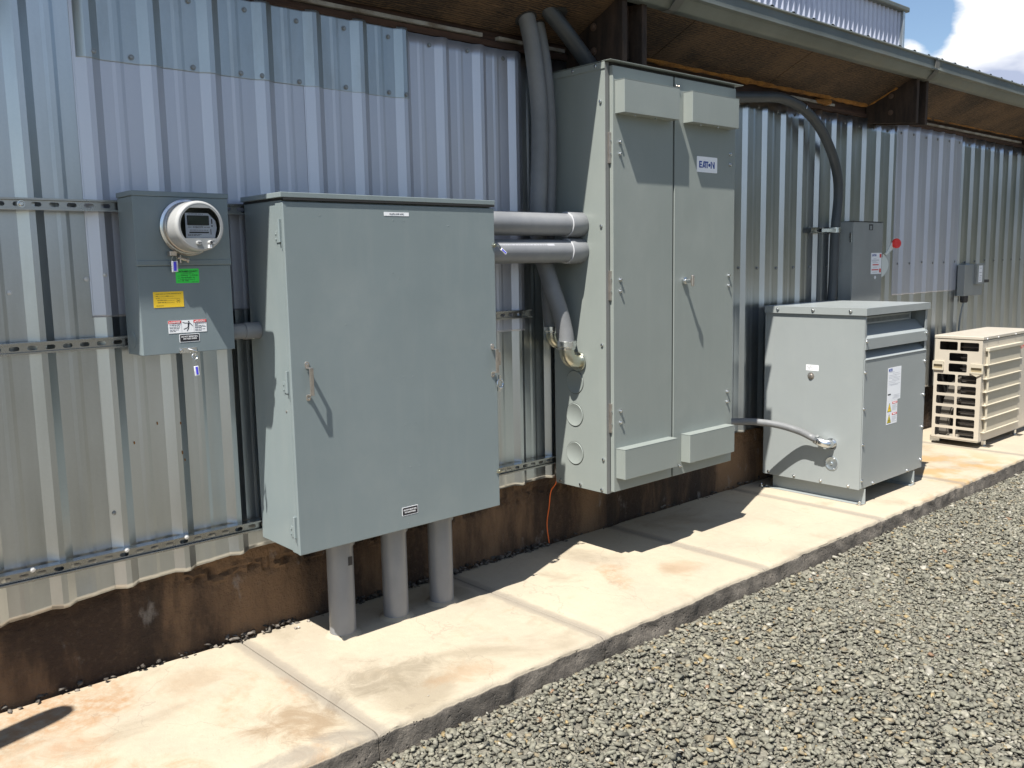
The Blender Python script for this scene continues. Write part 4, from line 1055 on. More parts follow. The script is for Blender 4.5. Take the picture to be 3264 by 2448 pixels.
# ================================================================== CABINET A (wide disconnect)
ax0, ax1, ay, az0, az1 = 0.751, 1.788, -0.387, 0.446, 1.815
A_ = thing('wide_cabinet', 'wide grey hinged-door cabinet on three conduit legs, second box from the left', 'electrical cabinet', (1.27, -0.06, 0.446))
MB().box(ax0 + 0.004, ax1 - 0.004, -0.0605, ay + 0.020, az0 + 0.004, az1 + 0.006).build('enclosure', 'paintA', A_, bevel=0.003)
dA = MB().box(ax0, ax1 + 0.004, ay + 0.0185, ay, az0, az1 - 0.002).build('door', 'paintA', A_, bevel=0.003, seg=3)
MB().box(ax0 + 0.0005, ax0 + 0.004, ay + 0.019, ay + 0.06, az0 + 0.003, az1 - 0.004).build('side_flange', 'paintA', A_, bevel=0.001)
MB().box(ax0 - 0.010, ax1 + 0.006, -0.0605, -0.3925, az1 + 0.0135, az1 + 0.033).build('rain_lid', 'paintA', A_, bevel=0.002, seg=3)
MB().box(ax0 + 0.002, ax1 + 0.002, -0.0605, -0.392, az1 + 0.0045, az1 + 0.0125).build('lid_gap_shade', 'dark', A_)  # dark strip stands in for the shaded gap below the lid
MB().box(1.60, 1.66, -0.25, -0.30, az1 + 0.0335, az1 + 0.038).build('lid_plate', 'paintA', A_, bevel=0.002)
for k in range(3):
    z = 1.749 - 0.575 * k
    tf = left((ax0 + 0.0005, 0, 0))
    h = MB(tf).box(0.322, 0.360, z - 0.087, z - 0.043, 0.0005, 0.0035).build('hinge', 'paintA', A_, bevel=0.001)
    MB(tf).cyl((0.362, z - 0.085, 0.006), (0.362, z - 0.0, 0.006), 0.0058, 14).build('hinge_barrel', 'paintA', h)
    MB(tf).box(0.3665, 0.3695, z - 0.112, z - 0.0, 0.0, 0.003).build('hinge_leaf', 'paintA', h)
    for dz in (0.054, 0.074): bolt(h, (ax0 - 0.0032, -0.330, z - dz), FX, 0.0035, 0.003, 'paintA', 'rivet', False, 10)
def pull(px, name='pull_handle'):
    h = MB()
    z1_, z0_ = 1.2075, 1.0535
    w = 0.0095
    for zt, zb, top in ((z1_, 1.183, True), (1.078, z0_, False)):
        pts = rrect(px - w, px + w, zb, zt, 0.0085, 4)
        q = MB(front((0, ay, 0))); q.prism(pts, 0.0003, 0.0030); h.v += []; b = len(h.v); h.v += q.v; h.f += [tuple(i + b for i in f) for f in q.f]; h.sm += q.sm
    h.box(px - w + 0.001, px + w - 0.001, ay - 0.003, ay - 0.0345, 1.1815, 1.1845).box(px - w + 0.001, px + w - 0.001, ay - 0.003, ay - 0.0345, 1.0765, 1.0795)
    h.box(px - w + 0.001, px + w - 0.001, ay - 0.0315, ay - 0.0345, 1.0795, 1.1815)
    o = h.build(name, 'steel', dA, bevel=0.0012)
    return o
for px in (0.819, 1.764):
    pull(px)
    for z in (1.197, 1.064): bolt(dA, (px, ay - 0.003, z), FY, 0.0042, 0.004, 'zinc', 'screw', False, 10)
# hasp and ring at the right hand
MB().tube([Vector((1.797, ay - 0.012, 1.022)) + Vector((0.017 * math.cos(a), 0.003 * math.sin(a), 0.019 * math.sin(a))) for a in np.linspace(0, 2 * math.pi, 25)], 0.0042, 8, cap=False).box(1.790, 1.799, ay - 0.006, ay - 0.016, 1.04, 1.062).build('locking_ring', 'zinc', A_)
MB().box(1.793, 1.808, ay + 0.004, ay - 0.004, 0.985, 1.008).build('hasp', 'zinc', A_, bevel=0.001)
MB().box(1.794, 1.818, ay + 0.004, ay + 0.001, 1.105, 1.165).build('latch_bracket', 'steel', A_, bevel=0.001)
for z in (1.651, 0.611):
    MB().cyl((1.770, ay - 0.004, z), (1.815, ay - 0.010, z - 0.002), 0.0026, 8).cyl((1.789, ay - 0.001, z - 0.001), (1.789, ay - 0.014, z - 0.001), 0.006, 10).build('seal_screw', 'brass', A_)
    bolt(A_, (1.789, ay - 0.0005, z), FY, 0.008, 0.006, 'brass')
seal_tag((1.798, ay - 0.012, 1.648), (1.846, ay - 0.016, 1.612), 0.012, 'blue seal tag on the right edge of the wide cabinet', ('clear', 'sealblue'))
tfA = front((0, ay, 0))
af = sticker(dA, tfA, 1.201, 1.324, 1.7695, 1.7845, 'white', 'label')
MB(tfA).text('10,275 AMP AFC', 0.070, 0.0066, 1.2625, 1.777, w0=0.0007).build('lettering', 'black', af)
dn = sticker(dA, tfA, 1.238, 1.321, 0.506, 0.543, 'white', 'label', 0.003)
MB(tfA).prism(rrect(1.2405, 1.3185, 0.5085, 0.5405, 0.002), 0.0009, 0.0012).build('black_field', 'black', dn)
MB(tfA).text('DO NOT BREAK SEAL', 0.068, 0.0060, 1.2795, 0.530, w0=0.0013, bold=0.01).text('NO FUSES INSIDE', 0.056, 0.0060, 1.2795, 0.5195, w0=0.0013, bold=0.01).build('lettering', 'white', dn)
# small dings in the door
for x, z in [(1.530, 1.733), (1.245, 1.752), (1.30, 1.752), (0.905, 1.765), (1.235, 1.540), (1.265, 1.515), (1.27, 1.105), (1.32, 1.102), (1.27, 0.90), (1.325, 0.905), (1.00, 1.34), (1.29, 0.715), (1.34, 0.712), (1.29, 1.31), (1.27, 0.468)]:
    MB(tfA).lathe([(0.0026, 0.0), (0.0022, 0.0006), (0.0010, 0.0009)], 10, (x, z, 0)).build('ding', 'paintA', dA)
bolt(A_, (ax0 + 0.0005, -0.335, 1.015), FX, 0.004, 0.003, 'steel', 'rivet', False, 10)

# ================================================================== CONDUITS
cond = thing('conduit', 'leftmost grey plastic conduit leg standing on the path', 'conduit', (1.02, -0.228, 0), 'conduit legs under the wide cabinet')
MB().cyl((1.02, -0.228, -0.005), (1.02, -0.228, 0.43), 0.057, 40, cap=False).build('pipe', 'pvc', cond)
MB().lathe([(0.0575, 0), (0.064, 0.001), (0.0645, 0.006), (0.0645, 0.052)], 40, (1.02, -0.228, 0.396), (0, 0, 1), cap=False).build('coupling', 'pvc', cond)
MB().lathe([(0.080, -0.001), (0.076, 0.003), (0.062, 0.009), (0.0572, 0.012)], 40, (1.02, -0.228, 0.0), (0, 0, 1), cap=False).build('grout_collar', 'concrete', cond)
c2_ = dup(cond, (0.276, 0, 0), 'middle grey plastic conduit leg standing on the path')
c3_ = dup(cond, (0.535, 0, 0), 'rightmost grey plastic conduit leg, nearest the tall cabinet')
MB().box(1.025, 1.045, -0.2853, -0.2860, 0.315, 0.352).build('printed_mark', 'black', cond)
def hcond(z, label):
    o = thing('conduit', label, 'conduit', (2.1, -0.258, z), 'horizontal conduits between the cabinets')
    MB().cyl((1.786, -0.258, z), (2.43, -0.258, z), 0.057, 40, cap=False).build('pipe', 'pvc', o)
    MB().lathe([(0.0575, 0), (0.062, 0.0008), (0.0635, 0.002)], 40, (2.3735, -0.258, z), (1, 0, 0), cap=False).build('collar_rim', mat('rim_grey', (0.42, 0.43, 0.45), 0.4) if 'rim_grey' not in bpy.data.materials else bpy.data.materials['rim_grey'], o)
    MB().lathe([(0.0636, 0.0), (0.0645, 0.004), (0.0645, 0.103), (0.060, 0.109)], 40, (2.3755, -0.258, z), (1, 0, 0), cap=False).build('coupling', 'pvc', o)
    return o
h1_ = hcond(1.756, 'upper of two grey conduits joining the wide and tall cabinets')
h2_ = hcond(1.624, 'lower of two grey conduits, with printing, between the two big cabinets')
pm_ = MB()
def cyl_print(x0, x1, a0, a1, mb):
    n = 3; vs = []
    for x in (x0, x1):
        for k in range(n + 1):
            a = math.radians(a0 + (a1 - a0) * k / n); vs.append((x, -0.258 - 0.0573 * math.cos(a), 1.624 + 0.0573 * math.sin(a)))
    mb.add(vs, [(k, k + 1, n + 2 + k, n + 1 + k) for k in range(n)])
xx = 1.86
while xx < 2.20:
    L = random.uniform(0.008, 0.02); cyl_print(xx, xx + L, 29, 35, pm_); xx += L + 0.004
cyl_print(2.205, 2.25, 27, 38, pm_)
pm_.build('printing', 'pencil', h2_)
nip = thing('conduit_stub', 'short grey conduit joining the meter box to the wide cabinet', 'conduit', (0.68, -0.13, 1.32))
MB().cyl((0.612, -0.13, 1.322), (0.757, -0.13, 1.322), 0.031, 32, cap=False).build('pipe', 'pvc', nip)
MB().cyl((0.690, -0.13, 1.322), (0.7525, -0.13, 1.322), 0.034, 32).build('coupling', 'pvc', nip)

def ribbed_hose(pts, r, material, label, name='flexible_hose', pitch=0.0085, amp=0.0013, group=None, n=22):
    P = resample(smooth_path(pts, 14), pitch / 2)
    R_ = [r + (amp if i % 2 else -amp) * 0.5 for i in range(len(P))]
    o = thing(name, label, 'hose', P[0], group)
    MB().tube(P, R_, n).build('hose_body', material, o)
    return o
H1 = ribbed_hose([(2.19, -0.13, 2.90), (2.245, -0.13, 2.77), (2.280, -0.13, 2.66), (2.305, -0.13, 2.53), (2.328, -0.13, 2.33), (2.327, -0.13, 2.11), (2.310, -0.13, 1.82), (2.312, -0.135, 1.66), (2.330, -0.155, 1.555), (2.350, -0.185, 1.435), (2.374, -0.215, 1.317), (2.388, -0.235, 1.21), (2.390, -0.243, 1.150)], 0.043, 'hose', 'fat grey ribbed hose that drops in front, ending at the near side elbow', group='grey hoses dropping from the soffit')
H2 = ribbed_hose([(2.31, -0.10, 2.90), (2.342, -0.10, 2.79), (2.372, -0.10, 2.68), (2.402, -0.10, 2.54), (2.425, -0.10, 2.33), (2.428, -0.10, 2.11), (2.415, -0.10, 1.82), (2.400, -0.10, 1.56), (2.400, -0.10, 1.38), (2.410, -0.105, 1.27), (2.412, -0.11, 1.23)], 0.035, 'hose', 'thinner grey ribbed hose tucked behind the fat one', group='grey hoses dropping from the soffit')
H3 = ribbed_hose([(2.22, -0.17, 2.92), (2.345, -0.185, 2.80), (2.44, -0.20, 2.715), (2.53, -0.20, 2.645), (2.63, -0.20, 2.565), (2.68, -0.20, 2.52)], 0.040, 'hose_dark', 'dark hose slanting from the soffit into the top of the tall cabinet', amp=0.0006)
for hx, hy, hr, par in ((2.247, -0.13, 0.056, H1), (2.345, -0.10, 0.046, H2), (2.395, -0.19, 0.06, H3)):
    c_ = Vector((hx, hy, 2.885 - 0.185 * (hy + 0.40) / 0.39 - 0.006))
    MB().lathe([(hr, 0), (hr * 0.96, 0.001)], 28, c_, (0, -0.43, -0.9)).build('soffit_hole', 'dark', par)
def elbow(parent, top, side, r, material='brass'):
    top, side = Vector(top), Vector(side)
    c = Vector((side.x, side.y, top.z))
    pts = [top]
    corner = Vector((top.x, top.y, side.z))
    pts = [top.lerp(corner, 0) * (1 - t_) ** 2 + corner * 2 * t_ * (1 - t_) + side * t_ ** 2 for t_ in np.linspace(0, 1, 12)]
    MB().tube(pts, r, 24).build('elbow', material, parent)
    MB().lathe([(r * 1.16, 0), (r * 1.2, 0.004), (r * 1.2, 0.018), (r * 1.1, 0.022)], 10, top - Vector((0, 0, 0.004)), (0, 0, 1)).build('lock_nut', 'zinc', parent)
    MB().lathe([(r * 1.3, 0), (r * 1.34, 0.003), (r * 1.34, 0.009)], 28, side - Vector((0.011, 0, 0)), (1, 0, 0)).build('locknut_flange', material, parent)
elbow(H1, (2.390, -0.244, 1.128), (2.478, -0.244, 1.055), 0.038)
MB().lathe([(0.047, 0), (0.050, 0.003), (0.050, 0.028), (0.046, 0.031)], 32, (2.390, -0.244, 1.138), (0, 0, 1)).build('compression_nut', 'zinc', H1)
elbow(H2, (2.412, -0.112, 1.205), (2.478, -0.112, 1.145), 0.030)
MB().lathe([(0.038, 0), (0.041, 0.003), (0.041, 0.024), (0.037, 0.026)], 32, (2.412, -0.112, 1.212), (0, 0, 1)).build('compression_nut', 'zinc', H2)

# ================================================================== CABINET B (tall switchgear)
bx0, bx1, by, bz0, bz1 = 2.483, 3.575, -0.431, 0.378, 2.534
yd = -0.458
B_ = thing('tall_cabinet', 'tall grey two-door switchgear cabinet with four box vents and a maker plate', 'electrical cabinet', (3.02, -0.06, 0.378))
MB().box(bx0, bx1, -0.0605, by, bz0, bz1 - 0.004).build('enclosure', 'paintB', B_, bevel=0.002)
MB().box(bx0 - 0.006, bx1 + 0.018, -0.0605, -0.474, bz1 - 0.0015, bz1 + 0.0010).build('roof_sheet', 'paintB', B_, bevel=0.001)
MB().box(bx0 - 0.0045, bx0 - 0.0005, -0.0605, -0.434, bz1 - 0.036, bz1 - 0.004).build('roof_lip', 'paintB', B_, bevel=0.001)
MB().box(bx0 + 0.001, bx0 + 0.026, by - 0.0005, by - 0.003, bz0, bz1 - 0.006).build('frame_post', mat('frame_grey', (0.15, 0.155, 0.15), 0.5), B_)
doors = []
MB().box(2.512, 3.560, by - 0.0005, by - 0.004, 2.513, 2.530).build('top_gap_shade', 'dark', B_)  # dark strip stands in for the shade under the roof sheet
for x0, x1, zb in ((2.511, 2.982, 0.387), (2.997, 3.543, 0.387)):
    d = MB().box(x0, x1, by - 0.004, yd, zb, 2.512).build('door', 'paintB', B_, bevel=0.0022, seg=3)
    doors.append(d)
MB().box(2.984, 2.9955, by - 0.001, by - 0.018, 0.39, 2.51).build('door_gap', 'dark', B_)
tfB = front((0, yd, 0))
for (x0, x1, di) in ((2.526, 2.956, 0), (3.065, 3.485, 1)):
    for z0, z1 in ((2.2845, 2.4415), (0.459, 0.614)):
        vt = MB().box(x0, x1, yd - 0.0006, yd - 0.0625, z0, z1).build('vent_hood', 'paintB', doors[di], bevel=0.0018)
        MB().box(x0 - 0.001, x1 + 0.001, yd - 0.0006, yd - 0.0630, z1 + 0.0002, z1 + 0.002).build('hood_top', 'paintB', vt)
        for q in (0.25, 0.62):
            bolt(vt, (x0 + (x1 - x0) * q, yd - 0.035, z0), Vector((0, 0, -1)), 0.005, 0.007, 'zinc', 'screw', False)
for x in (2.560, 3.493):
    for z in (2.152, 2.095, 1.476, 1.419, 0.806, 0.747):
        bolt(doors[0] if x < 3 else doors[1], (x, yd - 0.0002, z), FY, 0.0075, 0.012, 'zinc')
bolt(doors[1], (3.055, yd - 0.0002, 0.437), FY, 0.007, 0.012, 'zinc')
for x in (2.992, 3.012): bolt(doors[1], (x + 0.008, yd - 0.0002, 2.467), FY, 0.0045, 0.010, 'steel', 'screw', False)
for z0, z1 in ((2.048, 2.196), (1.374, 1.521), (0.699, 0.848)):
    h = MB().box(2.499, 2.5105, by - 0.003, by - 0.017, z0, z1).build('hinge', 'steel', B_, bevel=0.001)
    for q in (0.3, 0.72): bolt(h, (2.505, by - 0.017, z0 + (z1 - z0) * q), FY, 0.004, 0.003, 'zinc', 'rivet', False, 10)
# T handle
kb = MB().lathe([(0.019, 0), (0.019, 0.012), (0.011, 0.014), (0.011, 0.040), (0.013, 0.042), (0.013, 0.052)], 20, (3.080, yd - 0.0004, 1.457), FY).build('door_knob', 'zinc', doors[1])
MB().box(3.072, 3.088, yd - 0.0530, yd - 0.067, 1.428, 1.487).build('knob_wing', 'steel', kb, bevel=0.004)
# maker plate
pl = MB(tfB).prism(rrect(3.187, 3.372, 2.0405, 2.1240, 0.006), 0.0003, 0.0012).build('maker_plate', 'white', doors[1])
et = MB(tfB)
zc_, hh = 2.0815, 0.036
def quad(mb, pts, w0=0.0013, w1=0.0019): mb.prism(pts, w0, w1)
zl, zh = zc_ - hh / 2, zc_ + hh / 2
th_ = 0.0085
# E
quad(et, [(3.207, zl), (3.2165, zl), (3.2165, zh), (3.207, zh)]); 
for a in (zl, zc_ - 0.0036, zh - 0.0072): quad(et, [(3.2170, a), (3.2315, a), (3.2315, a + 0.0072), (3.2170, a + 0.0072)])
# A
quad(et, [(3.2350, zl), (3.2440, zl), (3.2560, zh), (3.2470, zh)]); quad(et, [(3.2565, zl), (3.2655, zl), (3.2655, zh), (3.2565, zh)])
quad(et, [(3.2475, zl + 0.007), (3.2560, zl + 0.007), (3.2560, zl + 0.0135), (3.2500, zl + 0.0135)])
# T
quad(et, [(3.2660, zh - 0.0072), (3.2890, zh - 0.0072), (3.2890, zh), (3.2660, zh)]); quad(et, [(3.2735, zl), (3.2825, zl), (3.2825, zh - 0.0075), (3.2735, zh - 0.0075)])
# dot O
et.prism(circ(3.2985, zc_ - 0.001, 0.0088, 24), 0.0013, 0.0019)
# N
quad(et, [(3.3110, zl), (3.3200, zl), (3.3200, zh), (3.3110, zh)]); quad(et, [(3.3380, zl), (3.3470, zl), (3.3470, zh), (3.3380, zh)]); quad(et, [(3.3205, zh), (3.3375, zl), (3.3375, zl + 0.017), (3.3205, zh + 0.000)])
et.build('logo_lettering', 'blue', pl)
# knockouts and screws on the left side
for (y, z) in ((-0.2115, 0.943), (-0.2075, 0.768), (-0.2075, 0.562)):
    MB(left((bx0, 0, 0))).lathe([(0.0605, -0.004), (0.0605, 0.0024), (0.0595, 0.0038), (0.0575, 0.0042), (0.0555, 0.0030)], 40, (-y, z, 0)).build('knockout', 'paintB', B_)
    MB(left((bx0, 0, 0))).lathe([(0.0635, 0.0002), (0.0610, 0.0006)], 40, (-y, z, 0), cap=False).build('knockout_cut', 'frame_grey', B_)
for (y, z) in ((-0.4045, 2.345), (-0.405, 1.744), (-0.407, 1.149), (-0.412, 0.557), (-0.247, 0.398), (-0.400, 0.396), (-0.10, 0.396), (-0.377, 2.515), (-0.223, 2.515)):
    bolt(B_, (bx0 - (0.0045 if z > 2.5 else 0), y, z), FX, 0.008, 0.008, 'zinc', 'screw', False, 12)

# orange wire under the tall cabinet
ow = MB().tube(smooth_path([(2.535, -0.015, 0.50), (2.525, -0.02, 0.37), (2.512, 0.01, 0.31), (2.505, 0.02, 0.22), (2.492, 0.025, 0.12), (2.498, 0.015, 0.01)], 10), 0.0032, 8).build('orange_wire', 'orange')
tag(ow, 'thin orange wire hanging behind the left foot of the tall cabinet', 'wire')

# ================================================================== TRANSFORMER
cx0, cx1, cyb, cyf, cz0, cz1 = 4.447, 5.320, -0.100, -0.800, 0.100, 1.252
T_ = thing('transformer', 'free-standing grey transformer cabinet with louvred front on steel skids', 'transformer', (4.88, -0.45, 0))
MB().box(cx0, cx0 + 0.0025, cyb, cyf, cz0, cz1 - 0.045).build('side_panel', 'paintT', T_, bevel=0.001)
MB().box(cx1 - 0.0025, cx1, cyb, cyf, cz0, cz1 - 0.045).build('side_panel', 'paintT', T_, bevel=0.001)
MB().box(cx0 + 0.003, cx1 - 0.003, cyb, cyb + -0.003, cz0, cz1 - 0.045).build('back_panel', 'paintT', T_)
MB().box(cx0 + 0.003, cx1 - 0.003, cyb - 0.004, cyf + 0.01, cz0, cz0 + 0.004).build('floor_panel', 'paintT', T_)
MB().box(cx0 + 0.010, cx1 - 0.010, -0.14, -0.70, 0.12, 1.18).build('core', 'dark', T_)
MB().box(cx0 - 0.013, cx1 + 0.012, cyb + 0.003, cyf - 0.018, cz1 - 0.003, cz1).build('lid', 'paintT', T_, bevel=0.001)
for b in ((cx0 - 0.013, cx0 - 0.0105, cyb, cyf - 0.018), (cx1 + 0.0095, cx1 + 0.012, cyb, cyf - 0.018), (cx0 - 0.0105, cx1 + 0.0095, cyf - 0.0155, cyf - 0.018)):
    MB().box(*b, cz1 - 0.046, cz1 - 0.0032).build('lid_flange', 'paintT', T_, bevel=0.0008)
fp_ = MB().box(cx0 + 0.0005, cx1 - 0.0005, cyf - 0.0005, cyf - 0.008, 0.108, 0.929).build('front_panel', 'paintT', T_, bevel=0.002)
MB().box(cx0, cx0 + 0.022, cyf - 0.0005, cyf - 0.005, 0.93, 1.206).build('corner_post', 'paintT', T_, bevel=0.001)
MB().box(cx1 - 0.030, cx1, cyf - 0.0005, cyf - 0.005, 0.93, 1.206).build('corner_post', 'paintT', T_, bevel=0.001)
for z0, z1, nm in ((0.985, 1.062, 0), (0.902, 0.929, 1)):
    pass
# upper louvre: sloped sheet rising inward, then its front apron
def louvre(zt, zb, depth, zin):
    MB().add([(cx0 + 0.012, cyf - 0.012, zt), (cx1 - 0.012, cyf - 0.012, zt), (cx1 - 0.012, cyf + depth, zin), (cx0 + 0.012, cyf + depth, zin),
              (cx0 + 0.012, cyf - 0.009, zt - 0.003), (cx1 - 0.012, cyf - 0.009, zt - 0.003), (cx1 - 0.012, cyf + depth, zin - 0.003), (cx0 + 0.012, cyf + depth, zin - 0.003)],
             [(0, 1, 2, 3), (7, 6, 5, 4), (0, 4, 5, 1), (3, 2, 6, 7), (0, 3, 7, 4), (1, 5, 6, 2)]).build('louvre_blade', 'paintT', T_)
    if zb is not None:
        MB().box(cx0 + 0.001, cx1 - 0.001, cyf - 0.006, cyf - 0.0125, zb, zt - 0.0005).build('louvre_apron', 'paintT', T_, bevel=0.0012)
louvre(1.062, 0.993, 0.075, 1.140)
louvre(0.930, None, 0.075, 1.005)
for a in (cx0 + 0.003, cx1 - 0.006): MB().box(a, a + 0.003, cyf - 0.004, cyf + 0.08, 0.93, 1.2).build('vent_cheek', 'paintT', T_)
# perforated strip at the back of the upper opening
holes = []
for k in range(44):
    u = cx0 + 0.03 + k * 0.0165
    holes.append([(u, 1.152), (u + 0.0095, 1.152), (u + 0.0095, 1.178), (u, 1.178)])
MB(front((0, cyf + 0.068, 0))).plate([(cx0 + 0.012, 1.142), (cx0 + 0.78, 1.142), (cx0 + 0.78, 1.190), (cx0 + 0.012, 1.190)], holes, 0, 0.002).build('perforated_strip', 'paintT', T_)
# bolts
for y in (-0.20, -0.456, -0.713): bolt(T_, (cx0 - 0.013, y, 1.231), FX, 0.0085, 0.008)
for y, z in ((-0.145, 0.118), (-0.34, 0.118), (-0.534, 0.118), (-0.726, 0.116)): bolt(T_, (cx0, y, z), FX, 0.0075, 0.008)
for z in (1.046, 0.852, 0.622, 0.393, 0.162): bolt(T_, (cx0 + 0.010, cyf - (0.013 if z > 0.95 else 0.008), z), FY, 0.0085, 0.009)
for z in (1.046, 0.853, 0.622, 0.396, 0.164): bolt(T_, (cx1 - 0.022, cyf - (0.013 if z > 0.95 else 0.008), z), FY, 0.0085, 0.009)
for x in (4.612, 5.096): bolt(T_, (x, cyf - 0.008, 0.121), FY, 0.0085, 0.009)
# skids
for sx in (cx0 + 0.058, cx1 - 0.122):
    MB().box(sx, sx + 0.004, -0.145, -0.812, 0.0045, 0.0995).box(sx - 0.045, sx + 0.004, -0.10, -0.812, 0.0005, 0.0045).box(sx, sx + 0.05, -0.145, -0.790, 0.0955, 0.0995).build('skid', 'paintT', T_, bevel=0.0008)
for (x, y) in ((4.445, -0.095), (4.458, -0.80), (5.20, -0.80)):
    MB().box(x - 0.012, x + 0.03, y - 0.015, y + 0.018, 0.001, 0.006).build('anchor_plate', 'zinc', T_)
    bolt(T_, (x, y, 0.006), Vector((0, 0, 1)), 0.008, 0.022)
tfT = left((cx0, 0, 0))
wl = sticker(T_, tfT, 0.410, 0.499, 0.838, 0.876, 'white', 'label')
lines(MB(tfT), 0.414, 0.495, [(0.870, .2, .8), (0.863, .0, .5), (0.857, .1, .7), (0.851, .0, .3), (0.846, .2, .7)], 0.0018, seed=8).build('lettering', 'black', wl)
MB(tfT).lathe([(0.024, 0), (0.024, 0.002), (0.014, 0.004), (0.014, 0.010), (0.010, 0.012)], 20, (0.446, 0.803, 0)).build('plug', 'steel', T_)
ko = MB(tfT).lathe([(0.047, 0), (0.047, 0.0025), (0.043, 0.0035), (0.038, 0.0030), (0.036, 0.0016), (0.010, 0.0016), (0.009, 0.006), (0.006, 0.0075)], 36, (0.607, 0.245, 0)).build('knockout_cover', 'galv_dirty', T_)
for a in (0, 120, 240): bolt(ko, (cx0 - 0.003, -0.607 + 0.04 * math.cos(math.radians(a)), 0.245 + 0.04 * math.sin(math.radians(a))), FX, 0.0035, 0.004, 'zinc', 'screw', False)
tfF = front((0, cyf - 0.008, 0))
pn = sticker(fp_, tfF, 4.765, 4.950, 0.634, 0.851, 'white', 'label', 0, 'white rating label')
pp = MB(tfF); lines(pp, 4.77, 4.945, [(0.822, .1, .5), (0.812, .35, .9), (0.800, .05, .95), (0.790, .05, .7), (0.781, .05, .95), (0.771, .3, .9), (0.762, .05, .9), (0.752, .05, .6), (0.741, .05, .95), (0.735, .2, .8), (0.667, .4, .95), (0.660, .5, .9), (0.653, .4, .95), (0.646, .4, .9)], 0.0022, seed=9)
pp.build('faint_lettering', 'pencil', pn)
MB(tfF).box(4.771, 4.812, 0.671, 0.680, 0.0009, 0.0013).build('black_bar', 'black', pn)
MB(tfF).text('EATON', 0.050, 0.020, 4.800, 0.8355, w0=0.0007, bold=0.03).build('logo_lettering', 'blue', pn)
hz = sticker(fp_, tfF, 4.763, 4.912, 0.478, 0.6335, 'white', 'label', 0, 'warning label with two yellow triangles')
for z in (0.561, 0.487):
    MB(tfF).prism([(4.771, z), (4.829, z), (4.800, z + 0.060)], 0.0009, 0.0012).build('triangle_border', 'black', hz)
    MB(tfF).prism([(4.777, z + 0.003), (4.823, z + 0.003), (4.800, z + 0.053)], 0.0012, 0.0015).build('hazard_triangle', 'hazard', hz)
    if z > 0.5: MB(tfF).prism([(4.803, z + 0.038), (4.794, z + 0.022), (4.800, z + 0.022), (4.797, z + 0.009), (4.807, z + 0.026), (4.801, z + 0.026)], 0.0015, 0.0018).build('bolt_symbol', 'red', hz)
    else: MB(tfF).box(4.789, 4.811, z + 0.007, z + 0.012, 0.0015, 0.0018).box(4.789, 4.811, z + 0.016, z + 0.021, 0.0015, 0.0018).box(4.797, 4.803, z + 0.021, z + 0.034, 0.0015, 0.0018).build('heat_symbol', 'black', hz)
    MB(tfF).box(4.839, 4.909, z + 0.048, z + 0.062, 0.0009, 0.0012).build('banner', 'red', hz)
    MB(tfF).text('WARNING', 0.052, 0.008, 4.874, z + 0.055, w0=0.0010).build('banner_lettering', 'white', hz)
hp = MB(tfF); lines(hp, 4.840, 4.908, [(z, 0, e) for z, e in ((0.600, .9), (0.594, .8), (0.588, .95), (0.582, .9), (0.576, .7), (0.570, .9), (0.526, .95), (0.520, .8), (0.513, .9), (0.507, .9), (0.500, .6), (0.493, .9))], 0.0020, seed=10)
hp.build('faint_lettering', 'pencil', hz)

# small flexible conduit to the transformer
F1 = ribbed_hose([(3.60, -0.10, 0.520), (3.85, -0.10, 0.518), (4.02, -0.11, 0.512), (4.12, -0.14, 0.507), (4.205, -0.20, 0.500), (4.29, -0.31, 0.482), (4.365, -0.42, 0.443), (4.385, -0.50, 0.410), (4.388, -0.53, 0.400)], 0.0225, 'hose', 'thin grey flexible conduit looping into the transformer side', 'flexible_conduit', pitch=0.008, amp=0.0014, n=18)
MB().tube(smooth_path([(4.388, -0.545, 0.394), (4.390, -0.575, 0.384), (4.405, -0.600, 0.378), (4.447, -0.605, 0.376)], 8), 0.0275, 20).build('elbow', 'zinc', F1)
MB().lathe([(0.030, 0), (0.0325, 0.002), (0.0325, 0.018), (0.030, 0.020)], 8, (4.3875, -0.522, 0.403), (0.03, -0.94, -0.33)).lathe([(0.029, 0.024), (0.0305, 0.026), (0.0305, 0.032), (0.028, 0.034)], 20, (4.3875, -0.522, 0.403), (0.03, -0.94, -0.33)).build('compression_nut', 'zinc', F1)
MB().lathe([(0.036, 0), (0.036, 0.006)], 24, (4.440, -0.605, 0.376), (1, 0, 0)).build('locknut_flange', 'zinc', F1)

# thick dark hose from tall cabinet to the safety switch side
H4 = ribbed_hose([(3.57, -0.20, 2.46), (3.68, -0.16, 2.53), (3.85, -0.12, 2.57), (4.06, -0.10, 2.576), (4.30, -0.10, 2.600), (4.55, -0.10, 2.622), (4.73, -0.10, 2.608), (4.858, -0.10, 2.579), (5.005, -0.10, 2.520), (5.138, -0.10, 2.432), (5.275, -0.10, 2.290), (5.350, -0.10, 2.150), (5.370, -0.10, 2.02), (5.362, -0.10, 1.92), (5.345, -0.10, 1.80), (5.335, -0.10, 1.65), (5.33, -0.10, 1.40), (5.31, -0.10, 1.20)], 0.034, 'hose_dark', 'thick black hose arching from the tall cabinet down behind the transformer', amp=0.0008)
MB().tube([Vector((4.845, -0.10, 2.583)) + Vector((0.36, 0, 0.93)).normalized() * 0.036 * math.cos(a) + Vector((0, 1, 0)) * 0.036 * math.sin(a) for a in np.linspace(-1.9, 1.9 + math.pi * 0.4, 24)], 0.0045, 8).build('strap', 'zinc', H4)
MB().lathe([(0.037, 0), (0.0385, 0.001), (0.0385, 0.037), (0.037, 0.038)], 30, (5.343, -0.10, 1.745), (0, 0, 1), cap=False).build('pipe_clamp', 'zinc', H4)
